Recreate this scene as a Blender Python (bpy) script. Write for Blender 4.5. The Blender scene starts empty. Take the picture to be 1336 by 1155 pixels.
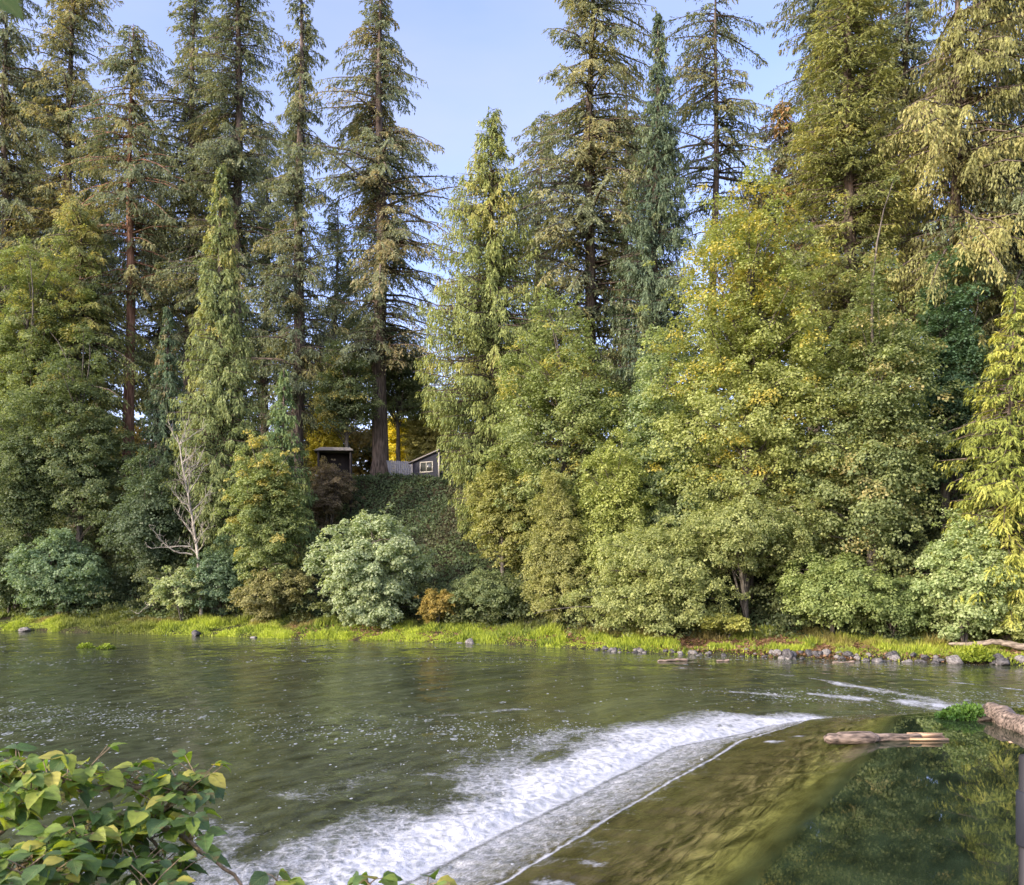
import bpy, math, time
import numpy as np
from mathutils import Vector
T0 = time.time()
C = bpy.context.scene
COL = C.collection
PI = math.pi

# ------------------------------------------------------------------ camera model (level camera with lens shift)
F, CX, HY, HC = 1100.0, 668.0, 728.0, 6.0        # focal length in photo px, centre column, horizon row, eye height
def at(px, py, Y):
    return np.array([(px - CX) / F * Y, Y, HC - (py - HY) / F * Y])

# ------------------------------------------------------------------ noise
def _hash(ix, iy, iz, seed):
    h = (ix * 374761393 + iy * 668265263 + iz * 2147483647 + seed * 1274126177) & 0xFFFFFFFF
    h = ((h ^ (h >> 13)) * 1274126177) & 0xFFFFFFFF
    h = ((h ^ (h >> 16)) * 2246822519) & 0xFFFFFFFF
    return ((h ^ (h >> 15)) & 0xFFFF) / 65535.0
def vn(x, y, z=0.0, seed=0):
    x, y, z = np.broadcast_arrays(np.asarray(x, float), np.asarray(y, float), np.asarray(z, float))
    ix, iy, iz = (np.floor(a).astype(np.int64) for a in (x, y, z))
    fx, fy, fz = x - ix, y - iy, z - iz
    fx, fy, fz = (a * a * (3 - 2 * a) for a in (fx, fy, fz))
    r = 0
    for dz in (0, 1):
        wz = fz if dz else 1 - fz
        if not np.any(wz): continue
        for dy in (0, 1):
            wy = fy if dy else 1 - fy
            for dx in (0, 1):
                wx = fx if dx else 1 - fx
                r = r + wx * wy * wz * _hash(ix + dx, iy + dy, iz + dz, seed)
    return r
def fbm(x, y, z=0.0, seed=0, o=3):
    r, a, s = 0, 1.0, 0.0
    for k in range(o):
        r = r + a * vn(np.asarray(x) * 2 ** k, np.asarray(y) * 2 ** k, np.asarray(z) * 2 ** k, seed + k * 17)
        s += a; a *= 0.5
    return r / s
def nrm(v):
    return v / np.maximum(np.linalg.norm(v, axis=-1, keepdims=True), 1e-9)
def sstep(a, b, x):
    t = np.clip((x - a) / (b - a), 0, 1)
    return t * t * (3 - 2 * t)

# ------------------------------------------------------------------ mesh helpers
def mesh(name, V, Q, mat, parent=None, col=None, smooth=False, T=None, attrs=None):
    V = np.asarray(V, np.float32).reshape(-1, 3)
    Q = np.asarray(Q, np.int32).reshape(-1, 4) if Q is not None else np.zeros((0, 4), np.int32)
    T = np.asarray(T, np.int32).reshape(-1, 3) if T is not None else np.zeros((0, 3), np.int32)
    me = bpy.data.meshes.new(name)
    me.vertices.add(len(V)); me.vertices.foreach_set('co', V.ravel())
    li = np.concatenate([Q.ravel(), T.ravel()]).astype(np.int32)
    me.loops.add(len(li)); me.loops.foreach_set('vertex_index', li)
    n = len(Q) + len(T)
    st = np.concatenate([np.arange(len(Q)) * 4, len(Q) * 4 + np.arange(len(T)) * 3]).astype(np.int32)
    me.polygons.add(n); me.polygons.foreach_set('loop_start', st)
    me.update(calc_edges=True)
    if smooth: me.polygons.foreach_set('use_smooth', np.ones(n, bool))
    if col is not None:
        a = me.color_attributes.new('Col', 'FLOAT_COLOR', 'POINT')
        c = np.ones((len(V), 4), np.float32); c[:, :3] = col
        a.data.foreach_set('color', c.ravel())
    for k, v in (attrs or {}).items():
        v = np.asarray(v, np.float32)
        if v.ndim == 1:
            a = me.attributes.new(k, 'FLOAT', 'POINT'); a.data.foreach_set('value', v)
        else:
            a = me.attributes.new(k, 'FLOAT_VECTOR', 'POINT'); a.data.foreach_set('vector', v.ravel())
    me.materials.append(mat)
    o = bpy.data.objects.new(name, me); COL.objects.link(o)
    if parent is not None: o.parent = parent
    return o
def tag(o, label, cat, group=None):
    o['label'] = label; o['category'] = cat
    if group: o['group'] = group
    return o
def thing(name, label, cat, loc, group=None, rz=0.0):
    o = bpy.data.objects.new(name, None); COL.objects.link(o)
    o.location = [float(v) for v in loc]; o.rotation_euler = (0, 0, rz); o.empty_display_size = 0.2
    return tag(o, label, cat, group)
def kind(o, k):
    o['kind'] = k; return o
def tubes(P, R, k=5):
    """P (B,S,3) polylines, R (B,S) radii -> verts, quads (open tubes, tips closed by zero radius)"""
    P = np.asarray(P, float); R = np.asarray(R, float)
    if P.ndim == 2: P = P[None]; R = R[None]
    B, S, _ = P.shape
    Tn = nrm(np.gradient(P, axis=1))
    ref = np.where(np.abs(Tn[..., 2:3]) > 0.8, np.array([1.0, 0, 0]), np.array([0, 0, 1.0]))
    A = nrm(np.cross(Tn, ref)); Bn = np.cross(Tn, A)
    th = np.arange(k) / k * 2 * PI
    V = P[:, :, None, :] + R[:, :, None, None] * (A[:, :, None, :] * np.cos(th)[None, None, :, None] + Bn[:, :, None, :] * np.sin(th)[None, None, :, None])
    idx = np.arange(B * S * k).reshape(B, S, k)
    a = idx[:, :-1, :]; b = idx[:, 1:, :]
    Q = np.stack([a, np.roll(a, -1, 2), np.roll(b, -1, 2), b], -1).reshape(-1, 4)
    return V.reshape(-1, 3), Q
def join(parts):
    Vs, Qs, n = [], [], 0
    for V, Q in parts:
        Vs.append(V); Qs.append(np.asarray(Q) + n); n += len(V)
    return np.concatenate(Vs), np.concatenate(Qs)
def kites(P, D, N, l, w, fold=0.12, mid=0.42):
    """leaf faces: base P, axis D, normal N, length, width"""
    D = nrm(D); S = nrm(np.cross(D, N)); N = np.cross(S, D)
    l = np.broadcast_to(np.asarray(l, float), (len(P),))[:, None]; w = np.broadcast_to(np.asarray(w, float), (len(P),))[:, None]
    m = P + D * l * mid
    V = np.stack([P - N * 0, m + S * w * 0.5 + N * w * fold, P + D * l, m - S * w * 0.5 + N * w * fold], 1)
    return V.reshape(-1, 3), np.arange(len(P) * 4).reshape(-1, 4)
def boxm(x0, x1, y0, y1, z0, z1):
    V = np.array([[x, y, z] for z in (z0, z1) for y in (y0, y1) for x in (x0, x1)], float)
    Q = np.array([[0, 2, 3, 1], [4, 5, 7, 6], [0, 1, 5, 4], [2, 6, 7, 3], [0, 4, 6, 2], [1, 3, 7, 5]])
    return V, Q

# ------------------------------------------------------------------ materials
def newmat(name):
    m = bpy.data.materials.new(name); m.use_nodes = True
    nt = m.node_tree; nt.nodes.clear()
    out = nt.nodes.new('ShaderNodeOutputMaterial')
    return m, nt, out
def nd(nt, t, **kw):
    n = nt.nodes.new(t)
    for k, v in kw.items():
        if k in ('op',): n.operation = v
        elif hasattr(n, k) and k not in n.inputs: setattr(n, k, v)
        else: n.inputs[k].default_value = v
    return n
def leafmat(name, trans=0.3, rough=0.5, spec=0.3, tmul=(1.25, 1.25, 0.6)):
    m, nt, out = newmat(name); L = nt.links
    a = nd(nt, 'ShaderNodeAttribute', attribute_name='Col')
    p = nd(nt, 'ShaderNodeBsdfPrincipled'); p.inputs['Roughness'].default_value = rough
    p.inputs['Specular IOR Level'].default_value = spec
    L.new(a.outputs['Color'], p.inputs['Base Color'])
    t = nd(nt, 'ShaderNodeBsdfTranslucent')
    mu = nd(nt, 'ShaderNodeMix', data_type='RGBA', blend_type='MULTIPLY'); mu.inputs[0].default_value = 1
    mu.inputs[7].default_value = (*tmul, 1); L.new(a.outputs['Color'], mu.inputs[6]); L.new(mu.outputs[2], t.inputs['Color'])
    mx = nd(nt, 'ShaderNodeMixShader'); mx.inputs[0].default_value = trans
    L.new(p.outputs[0], mx.inputs[1]); L.new(t.outputs[0], mx.inputs[2]); L.new(mx.outputs[0], out.inputs[0])
    return m
def noisemat(name, c0, c1, scale=(1, 1, 1), detail=6, rough=0.85, bump=0.4, bdist=0.05, spec=0.3, lo=0.35, hi=0.65):
    m, nt, out = newmat(name); L = nt.links
    tc = nd(nt, 'ShaderNodeTexCoord'); mp = nd(nt, 'ShaderNodeMapping'); mp.inputs['Scale'].default_value = scale
    L.new(tc.outputs['Object'], mp.inputs[0])
    n = nd(nt, 'ShaderNodeTexNoise'); n.inputs['Scale'].default_value = 1; n.inputs['Detail'].default_value = detail
    L.new(mp.outputs[0], n.inputs['Vector'])
    r = nd(nt, 'ShaderNodeValToRGB'); r.color_ramp.elements[0].position = lo; r.color_ramp.elements[1].position = hi
    r.color_ramp.elements[0].color = (*c0, 1); r.color_ramp.elements[1].color = (*c1, 1)
    L.new(n.outputs['Fac'], r.inputs[0])
    p = nd(nt, 'ShaderNodeBsdfPrincipled'); p.inputs['Roughness'].default_value = rough; p.inputs['Specular IOR Level'].default_value = spec
    L.new(r.outputs[0], p.inputs['Base Color'])
    b = nd(nt, 'ShaderNodeBump'); b.inputs['Strength'].default_value = bump; b.inputs['Distance'].default_value = bdist
    L.new(n.outputs['Fac'], b.inputs['Height']); L.new(b.outputs[0], p.inputs['Normal']); L.new(p.outputs[0], out.inputs[0])
    return m
NEEDLE = leafmat('needles', 0.36, 0.55, 0.2, (1.3, 1.2, 0.6))
LEAF = leafmat('broad_leaves', 0.40, 0.5, 0.3, (1.3, 1.35, 0.7))
GRASSM = leafmat('grass_blades', 0.4, 0.5, 0.25, (1.25, 1.3, 0.5))
BUSHM = leafmat('bush_leaves', 0.4, 0.4, 0.4, (1.5, 1.6, 0.35))
BARK = noisemat('fir_bark', (0.045, 0.036, 0.030), (0.17, 0.135, 0.11), (7, 7, 0.9), bump=0.9, bdist=0.08)
BARKRED = noisemat('red_bark', (0.09, 0.045, 0.03), (0.30, 0.17, 0.11), (6, 6, 0.7), bump=0.9, bdist=0.08)
BARKGREY = noisemat('grey_bark', (0.045, 0.040, 0.033), (0.18, 0.16, 0.13), (6, 6, 1.5), bump=0.6, bdist=0.03)
DEADWOOD = noisemat('dead_wood', (0.17, 0.158, 0.135), (0.38, 0.355, 0.30), (5, 5, 2), bump=0.4, bdist=0.02)
TWIG = noisemat('cane_bark', (0.10, 0.075, 0.045), (0.28, 0.21, 0.13), (60, 60, 20), bump=0.4, bdist=0.002)
ROCKM = noisemat('dark_basalt', (0.03, 0.029, 0.03), (0.13, 0.125, 0.125), (3.5, 3.5, 3.5), bump=0.8, bdist=0.06)
ROCKPALE = noisemat('pale_rock', (0.09, 0.085, 0.08), (0.26, 0.245, 0.23), (4, 4, 4), bump=0.7, bdist=0.05)
LOGM = noisemat('wet_log_bark', (0.035, 0.027, 0.021), (0.29, 0.225, 0.175), (3, 14, 14), bump=1.0, bdist=0.03, rough=0.6)
LOGPALE = noisemat('bleached_log', (0.28, 0.23, 0.18), (0.58, 0.51, 0.42), (2, 8, 8), bump=0.5, bdist=0.03)
SPLIT = noisemat('split_wood', (0.33, 0.20, 0.11), (0.62, 0.43, 0.27), (2, 26, 26), bump=0.5, bdist=0.02)
SOIL = noisemat('dark_soil', (0.02, 0.016, 0.012), (0.07, 0.055, 0.04), (3, 3, 3), bump=0.8, bdist=0.1)

# ------------------------------------------------------------------ light, sky, camera
SUN_EL = math.radians(24); SH = np.array([-0.80, -0.60]); SH = SH / np.linalg.norm(SH)
SD = Vector((SH[0] * math.cos(SUN_EL), SH[1] * math.cos(SUN_EL), math.sin(SUN_EL)))
sl = bpy.data.lights.new('sun', 'SUN'); sl.energy = 5.2; sl.angle = math.radians(0.6); sl.color = (1.0, 0.88, 0.70)
so = bpy.data.objects.new('sun', sl); COL.objects.link(so); so.rotation_euler = SD.to_track_quat('Z', 'Y').to_euler(); so.location = (-60, -40, 50)
w = bpy.data.worlds.new('World'); C.world = w; w.use_nodes = True
nt = w.node_tree; bg = nt.nodes['Background']
sk = nt.nodes.new('ShaderNodeTexSky'); sk.sky_type = 'NISHITA'; sk.sun_disc = False
sk.sun_elevation = SUN_EL; sk.sun_rotation = math.atan2(SH[0], SH[1]); sk.air_density = 1.0; sk.dust_density = 1.4; sk.ozone_density = 1.0
tc = nt.nodes.new('ShaderNodeTexCoord'); mp = nt.nodes.new('ShaderNodeMapping'); mp.inputs['Scale'].default_value = (1.2, 1.2, 4.0)
nz = nt.nodes.new('ShaderNodeTexNoise'); nz.inputs['Scale'].default_value = 1.6; nz.inputs['Detail'].default_value = 5
rp = nt.nodes.new('ShaderNodeValToRGB'); rp.color_ramp.elements[0].position = 0.40; rp.color_ramp.elements[1].position = 0.80
rp.color_ramp.elements[0].color = (0, 0, 0, 1); rp.color_ramp.elements[1].color = (0.5, 0.5, 0.5, 1)
mx = nt.nodes.new('ShaderNodeMix'); mx.data_type = 'RGBA'; mx.inputs[7].default_value = (5.6, 5.7, 6.5, 1)
nt.links.new(tc.outputs['Generated'], mp.inputs[0]); nt.links.new(mp.outputs[0], nz.inputs['Vector']); nt.links.new(nz.outputs['Fac'], rp.inputs[0])
tint = nt.nodes.new('ShaderNodeVectorMath'); tint.operation = 'MULTIPLY'; tint.inputs[1].default_value = (2.9, 2.6, 3.25)
nt.links.new(sk.outputs[0], tint.inputs[0])
nt.links.new(rp.outputs[0], mx.inputs[0]); nt.links.new(tint.outputs[0], mx.inputs[6]); dt = nt.nodes.new('ShaderNodeVectorMath'); dt.operation = 'DOT_PRODUCT'; dt.inputs[1].default_value = tuple(SD); nt.links.new(tc.outputs['Generated'], dt.inputs[0])
mxm = nt.nodes.new('ShaderNodeMath'); mxm.operation = 'MAXIMUM'; mxm.inputs[1].default_value = 0.0; nt.links.new(dt.outputs['Value'], mxm.inputs[0])
pwm = nt.nodes.new('ShaderNodeMath'); pwm.operation = 'POWER'; pwm.inputs[1].default_value = 1.3; nt.links.new(mxm.outputs[0], pwm.inputs[0])
hzfill = nt.nodes.new('ShaderNodeVectorMath'); hzfill.operation = 'SCALE'; hzfill.inputs[0].default_value = (11.5, 10.2, 8.2); nt.links.new(pwm.outputs[0], hzfill.inputs['Scale'])   # haze glow added round the sun, behind the camera, to lift shadows
sm = nt.nodes.new('ShaderNodeVectorMath'); sm.operation = 'ADD'; nt.links.new(mx.outputs[2], sm.inputs[0]); nt.links.new(hzfill.outputs[0], sm.inputs[1])
nt.links.new(sm.outputs[0], bg.inputs['Color'])
bg.inputs['Strength'].default_value = 0.15

cd = bpy.data.cameras.new('camera'); cam = bpy.data.objects.new('camera', cd); COL.objects.link(cam)
cam.location = (0, 0, HC); cam.rotation_euler = (PI / 2, 0, 0)
cd.sensor_width = 36; cd.lens = 36 * F / 1336; cd.shift_y = (HY - 577.5) / 1336; cd.clip_end = 3000; cd.clip_start = 0.05
cd.dof.use_dof = True; cd.dof.focus_distance = 45; cd.dof.aperture_fstop = 11
C.camera = cam
C.view_settings.view_transform = 'Standard'; C.view_settings.look = 'None'; C.view_settings.exposure = 0
C.render.engine = 'CYCLES'
cy = C.cycles; cy.use_denoising = True; cy.max_bounces = 8; cy.diffuse_bounces = 5; cy.glossy_bounces = 2; cy.transmission_bounces = 4; cy.caustics_reflective = False; cy.caustics_refractive = False
try: cy.denoiser = 'OPENIMAGEDENOISE'
except Exception: pass

# ------------------------------------------------------------------ terrain
SHX = np.array([-260, -120, -42.6, -28, -9.3, -1.5, 6.5, 15.3, 28.5, 60, 130, 260.0])
SHY = np.array([150, 98, 70.2, 66, 61, 59, 54.1, 50.8, 47.2, 41, 32, 20.0])
def ysh(X): return np.interp(X, SHX, SHY) + 1.6 * (fbm(np.asarray(X) * 0.22, 3.3, 0, 5) - 0.5) + 0.5 * (vn(np.asarray(X) * 1.1, 1.3, 0, 8) - 0.5)
def sh(X, Y): return (Y - ysh(X)) * 0.95
def terr(X, Y):
    s = sh(X, Y)
    top = 14.2 + 0.9 * (fbm(np.asarray(X) * 0.06, 0.5, 0, 9) - 0.5)
    z = np.interp(s, [-6, -0.25, 0.35, 4.5, 7, 23, 60, 400], [-1.5, -0.12, 0.22, 0.75, 1.9, 14.0, 15.2, 24])
    z = np.where(s > 7, 1.9 + (z - 1.9) * top / 14.2, z)
    b = sstep(4, 8, s) * (1 - 0.6 * sstep(22, 30, s))
    z = z + b * (1.5 * (fbm(X * 0.28, Y * 0.28, 0, 3) - 0.5) + 0.5 * (fbm(X * 0.9, Y * 0.9, 0, 4) - 0.5)) + sstep(0.2, 1.5, s) * (1 - sstep(4, 6, s)) * 0.35 * (fbm(X * 0.6, Y * 0.6, 0, 6) - 0.45)
    near = np.interp(Y + 0.12 * np.abs(X), [-200, -2, 1, 9.5, 14], [4.4, 4.35, 4.2, -0.4, -1.5])
    return np.where(s > -6, z, np.maximum(near, -1.5))
def place(px, s):
    k = (px - CX) / F; Y = 70.0
    for _ in range(60): Y = 0.5 * Y + 0.5 * (float(ysh(k * Y)) + s / 0.95)
    X = k * Y
    return np.array([X, Y, float(terr(np.array([X]), np.array([Y]))[0])])
xs = np.concatenate([np.linspace(-1500, -130, 20), np.linspace(-120, 120, 420), np.linspace(130, 1500, 20)])
ys = np.concatenate([np.linspace(-300, -12, 12), np.linspace(-10, 16, 40), np.linspace(18, 36, 10), np.linspace(38, 105, 240), np.linspace(108, 1800, 24)])
GX, GY = np.meshgrid(xs, ys)
GZ = terr(GX, GY)
nx, ny = len(xs), len(ys)
idx = np.arange(nx * ny).reshape(ny, nx)
GQ = np.stack([idx[:-1, :-1], idx[:-1, 1:], idx[1:, 1:], idx[1:, :-1]], -1).reshape(-1, 4)
m, nt, out = newmat('bank_soil'); L = nt.links
geo = nd(nt, 'ShaderNodeNewGeometry')
n1 = nd(nt, 'ShaderNodeTexNoise'); n1.inputs['Scale'].default_value = 0.5; n1.inputs['Detail'].default_value = 8
n2 = nd(nt, 'ShaderNodeTexNoise'); n2.inputs['Scale'].default_value = 6; n2.inputs['Detail'].default_value = 6
L.new(geo.outputs['Position'], n1.inputs['Vector']); L.new(geo.outputs['Position'], n2.inputs['Vector'])
r1 = nd(nt, 'ShaderNodeValToRGB'); r1.color_ramp.elements[0].position = .35; r1.color_ramp.elements[1].position = .66
r1.color_ramp.elements[0].color = (0.020, 0.026, 0.013, 1); r1.color_ramp.elements[1].color = (0.055, 0.06, 0.028, 1)
e = r1.color_ramp.elements.new(0.5); e.color = (0.045, 0.036, 0.022, 1)
L.new(n1.outputs['Fac'], r1.inputs[0])
p = nd(nt, 'ShaderNodeBsdfPrincipled'); p.inputs['Roughness'].default_value = 0.95; p.inputs['Specular IOR Level'].default_value = 0.1
L.new(r1.outputs[0], p.inputs['Base Color'])
b = nd(nt, 'ShaderNodeBump'); b.inputs['Strength'].default_value = 1; b.inputs['Distance'].default_value = 0.15
L.new(n2.outputs['Fac'], b.inputs['Height']); L.new(b.outputs[0], p.inputs['Normal']); L.new(p.outputs[0], out.inputs[0])
kind(mesh('ground', np.stack([GX, GY, GZ], -1), GQ, m, smooth=True), 'structure')

# ------------------------------------------------------------------ river with the weir
PD = np.array([0.54, 0.842]); P1 = np.array([9.5, 23.6])
CREST = np.array([P1 - PD * 40, P1 + PD * 4.0, P1 + PD * 4.5 + [0.5, 0.1], [14.0, 28.0], [16.0, 28.4], [24, 30.2], [70, 38.0]])
def crest(X, Y):
    best = np.full(X.shape, 1e9); sg = np.zeros(X.shape); tt = np.zeros(X.shape); acc = 0
    for a, b in zip(CREST[:-1], CREST[1:]):
        d = b - a; ln = np.hypot(*d); d = d / ln
        u = np.clip((X - a[0]) * d[0] + (Y - a[1]) * d[1], 0, ln)
        dx, dy = X - a[0] - d[0] * u, Y - a[1] - d[1] * u
        dist = np.hypot(dx, dy); s = np.sign(d[0] * (Y - a[1]) - d[1] * (X - a[0]))
        mk = dist < best - 1e-9
        best = np.where(mk, dist, best); sg = np.where(mk, s, sg); tt = np.where(mk, acc + u, tt); acc += ln
    return best * sg, tt
A = np.concatenate([np.linspace(-1.5, -0.66, 90), np.linspace(-0.655, 0.66, 1150), np.linspace(0.665, 1.5, 90)])
R = np.geomspace(4.5, 110, 860)
WX = A[None, :] * R[:, None]; WY = np.repeat(R[:, None], len(A), 1)
N_, T_ = crest(WX, WY)
TC = 44.3                                             # arc length at the corner of the crest
wid = np.interp(T_, [0, TC - 4, TC + 2, TC + 8], [1.0, 1.0, 0.62, 0.45])
wig = 0.35 * (fbm(T_ * 0.25, N_ * 0.08, 0, 21) - 0.5)
n = (N_ + wig * sstep(-1, 1, N_)) / wid
z = np.interp(n, [-60, -1.5, -0.6, 0.0, 1.0, 2.9, 3.2, 5.1, 5.5, 6.0, 7.7, 11], [1.0, 1.0, 0.975, 0.89, 0.72, 0.50, 0.46, 0.0, -0.02, 0.06, 0.03, 0.0])
# geometric ripples
app = sstep(-0.9, 0.6, n) * (1 - sstep(2.9, 3.4, n))
z = z + app * (0.10 * (fbm(N_ * 0.35, T_ * 1.1, 0, 31, 3) - 0.5) + 0.05 * (fbm(N_ * 1.6 + T_ * 0.6, T_ * 2.2, 0, 33, 2) - 0.5))
face = sstep(3.1, 3.4, n) * (1 - sstep(5.0, 5.4, n))
z = z + face * 0.13 * (fbm(N_ * 2.2, T_ * 4.5, 0, 35, 3) - 0.5)
foamw = np.interp(T_, [18, 26, 32, 37, 42], [19.0, 16.0, 12.8, 11.2, 10.8])
roll = sstep(5.3, 6.0, n) * (1 - sstep(6.5, foamw * 1.1, n))
z = z + roll * (0.22 * (fbm(N_ * 1.1, T_ * 0.9, 0, 41, 4) - 0.45) + 0.08 * (fbm(N_ * 5, T_ * 5, 0, 43, 2) - 0.5)) * np.interp(n, [5, 6.5, 9, 14], [1, .8, .4, .2])
low = sstep(5.2, 8, n)
z = z + low * (0.06 * (fbm(WX * 0.55, WY * 0.55, 0, 45, 3) - 0.5) + 0.03 * (fbm(WX * 2.0, WY * 2.0, 0, 47, 2) - 0.5))
# foam density
warp = (fbm(N_ * 0.22, T_ * 0.22, 0, 51, 3) - 0.5) * 7.0
nf = n + warp * sstep(6.0, 9, n)
fo = np.interp(n, [2.95, 3.10, 3.2, 3.32, 3.5, 5.2, 5.3, 5.4, 5.6], [0.0, 0.25, 0.74, 0.42, 0.52, 0.64, 0.50, 0.70, 0.90])
fo = np.where(n > 5.65, 0.92 - 0.30 * sstep(6.0, 8.0, nf) - sstep(7.0, foamw * 1.15, nf) * 0.55, fo)
fo = np.where(n > 2.95, fo, 0.0)
fo = fo - 0.16 * sstep(0.5, 0.65, fbm(N_ * 0.5, T_ * 0.35, 0, 53)) * sstep(5.4, 6.5, n)
past = sstep(TC + 0.0, TC + 2.5, T_)
fo = fo * (1 - 0.72 * past * sstep(0, 1, n) * (1 - sstep(9, 12, n)))
def seg(px_pts, zz=0.0):
    pts = []
    for px, py in px_pts:
        Y = F * (HC - zz) / (py - HY); pts.append(((px - CX) / F * Y, Y))
    return np.array(pts)
def addstreak(pts, w0, w1, amp):
    global fo
    best = np.full(WX.shape, 1e9); uu = np.zeros(WX.shape); Ls = np.hypot(*np.diff(pts, axis=0).T); tot = Ls.sum(); acc = 0
    for a, b, ln in zip(pts[:-1], pts[1:], Ls):
        d = (b - a) / ln; u = np.clip((WX - a[0]) * d[0] + (WY - a[1]) * d[1], 0, ln)
        ds = np.hypot(WX - a[0] - d[0] * u, WY - a[1] - d[1] * u)
        mk = ds < best; best = np.where(mk, ds, best); uu = np.where(mk, (acc + u) / tot, uu); acc += ln
    wv = w0 + (w1 - w0) * uu
    nzz = 0.25 + 1.5 * fbm(WX * 1.1, WY * 0.6, 0, 61)
    fo = np.maximum(fo, amp * np.exp(-(best / wv) ** 2) * nzz * (n > 2.6))
addstreak(seg([(1000, 878), (1080, 888), (1150, 902), (1250, 921)]), 0.35, 1.3, 0.52)
addstreak(seg([(1060, 905), (1120, 911), (1200, 918), (1250, 922)]), 0.5, 1.9, 0.60)
addstreak(seg([(880, 872), (980, 874), (1040, 882)]), 0.4, 0.6, 0.42)
addstreak(seg([(900, 900), (1000, 905), (1100, 916)]), 0.5, 0.9, 0.42)
addstreak(seg([(560, 935), (680, 925), (800, 930)]), 0.5, 0.8, 0.34)
addstreak(seg([(700, 1000), (620, 1012), (540, 1010)]), 0.5, 0.5, 0.45)
addstreak(seg([(1190, 886), (1260, 892), (1330, 900)]), 0.4, 0.4, 0.45)
# little white patches running down the slick apron
for (px, py, r_) in ((775, 1128, .42), (720, 1150, .5), (1010, 966, .4), (1045, 961, .3), (600, 1150, .4)):
    Y = F * (HC - 0.6) / (py - HY); X = (px - CX) / F * Y
    dd = np.hypot((WX - X) * 0.9 + 0.45 * (WY - Y), (WY - Y) * 0.8)
    fo = np.maximum(fo, 0.62 * np.exp(-(dd / r_) ** 2) * (0.3 + 1.4 * fbm(WX * 3, WY * 3, 0, 63)))
# scattered bubbles in drifting bands
sp = 0.08 + 1.0 * sstep(0.45, 0.70, fbm(WX * 0.07 + 0.05 * WY, WY * 0.24, 0, 71, 3))
sp = sp * np.interp(WY, [10, 18, 30, 48, 66, 80], [1, 1, .85, .6, .35, .2]) * (n > 3)
sp = sp + 0.45 * np.exp(-((WY - 29.5 + 0.12 * WX) / 2.6) ** 2) * (WX < 3) * (n > 5)
ss = sh(WX, WY)
idx = np.arange(WX.size).reshape(WX.shape)
WQ = np.stack([idx[:-1, :-1], idx[:-1, 1:], idx[1:, 1:], idx[1:, :-1]], -1).reshape(-1, 4)
keep = (ss.ravel()[WQ].min(1) < 1.5)
WQ = WQ[keep]
WV = np.stack([WX, WY, z], -1)

m, nt, out = newmat('river_water'); L = nt.links
def math_(op, a, b=None, c=None, clamp=False):
    n_ = nt.nodes.new('ShaderNodeMath'); n_.operation = op; n_.use_clamp = clamp
    for i, v in enumerate((a, b, c)):
        if v is None: continue
        if isinstance(v, (int, float)): n_.inputs[i].default_value = v
        else: L.new(v, n_.inputs[i])
    return n_.outputs[0]
def attr(nm, o='Fac'): return nd(nt, 'ShaderNodeAttribute', attribute_name=nm).outputs[o]
def noise_(vec, scale, detail=3, sc=(1, 1, 1), rough=0.5, dist=0.0):
    mp_ = nd(nt, 'ShaderNodeMapping'); mp_.inputs['Scale'].default_value = sc; L.new(vec, mp_.inputs[0])
    n_ = nd(nt, 'ShaderNodeTexNoise'); n_.inputs['Scale'].default_value = scale; n_.inputs['Detail'].default_value = detail
    n_.inputs['Roughness'].default_value = rough; n_.inputs['Distortion'].default_value = dist; L.new(mp_.outputs[0], n_.inputs['Vector'])
    return n_
def maprange(v, a, b, c=0.0, d=1.0):
    n_ = nt.nodes.new('ShaderNodeMapRange'); n_.inputs[1].default_value = a; n_.inputs[2].default_value = b; n_.inputs[3].default_value = c; n_.inputs[4].default_value = d
    L.new(v, n_.inputs[0]); return n_.outputs[0]
pos = nd(nt, 'ShaderNodeNewGeometry').outputs['Position']
flow = attr('Flow', 'Vector'); foam = attr('Foam'); nn = attr('Across'); spk = attr('Speck')
# lacy foam: distorted cell edges plus fine noise
wv_ = noise_(pos, 1.2, 3, (1, 1, 1))
add = nd(nt, 'ShaderNodeVectorMath', operation='MULTIPLY_ADD'); L.new(wv_.outputs['Color'], add.inputs[0]); add.inputs[1].default_value = (0.9, 0.9, 0.9); L.new(pos, add.inputs[2])
vo = nd(nt, 'ShaderNodeTexVoronoi', feature='DISTANCE_TO_EDGE'); vo.inputs['Scale'].default_value = 2.6; L.new(add.outputs[0], vo.inputs['Vector'])
lace = maprange(vo.outputs['Distance'], 0.0, 0.30, 1.0, 0.0)
fine = noise_(pos, 7.5, 6, (1, 1, 1), 0.7, 0.8).outputs['Fac']
mid = noise_(pos, 1.5, 4, (1.2, 0.8, 1), 0.6, 0.4).outputs['Fac']
grain = noise_(pos, 16.0, 4, (1, 1, 1), 0.7, 0.5).outputs['Fac']
lw_ = maprange(nn, 5.3, 6.2, 0.03, 0.11)
tex = math_('ADD', math_('MULTIPLY', lace, lw_), math_('ADD', math_('MULTIPLY', math_('ADD', fine, grain), 0.52), math_('MULTIPLY', mid, 0.40)))
fv = math_('ADD', math_('MULTIPLY', foam, 1.55), tex)                # foam 0 -> tex only (about 0.75); 1 -> about 2.3
fmask = maprange(fv, 1.42, 1.85)
fmask = math_('MULTIPLY', fmask, maprange(foam, 0.02, 0.14), clamp=True)
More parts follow.
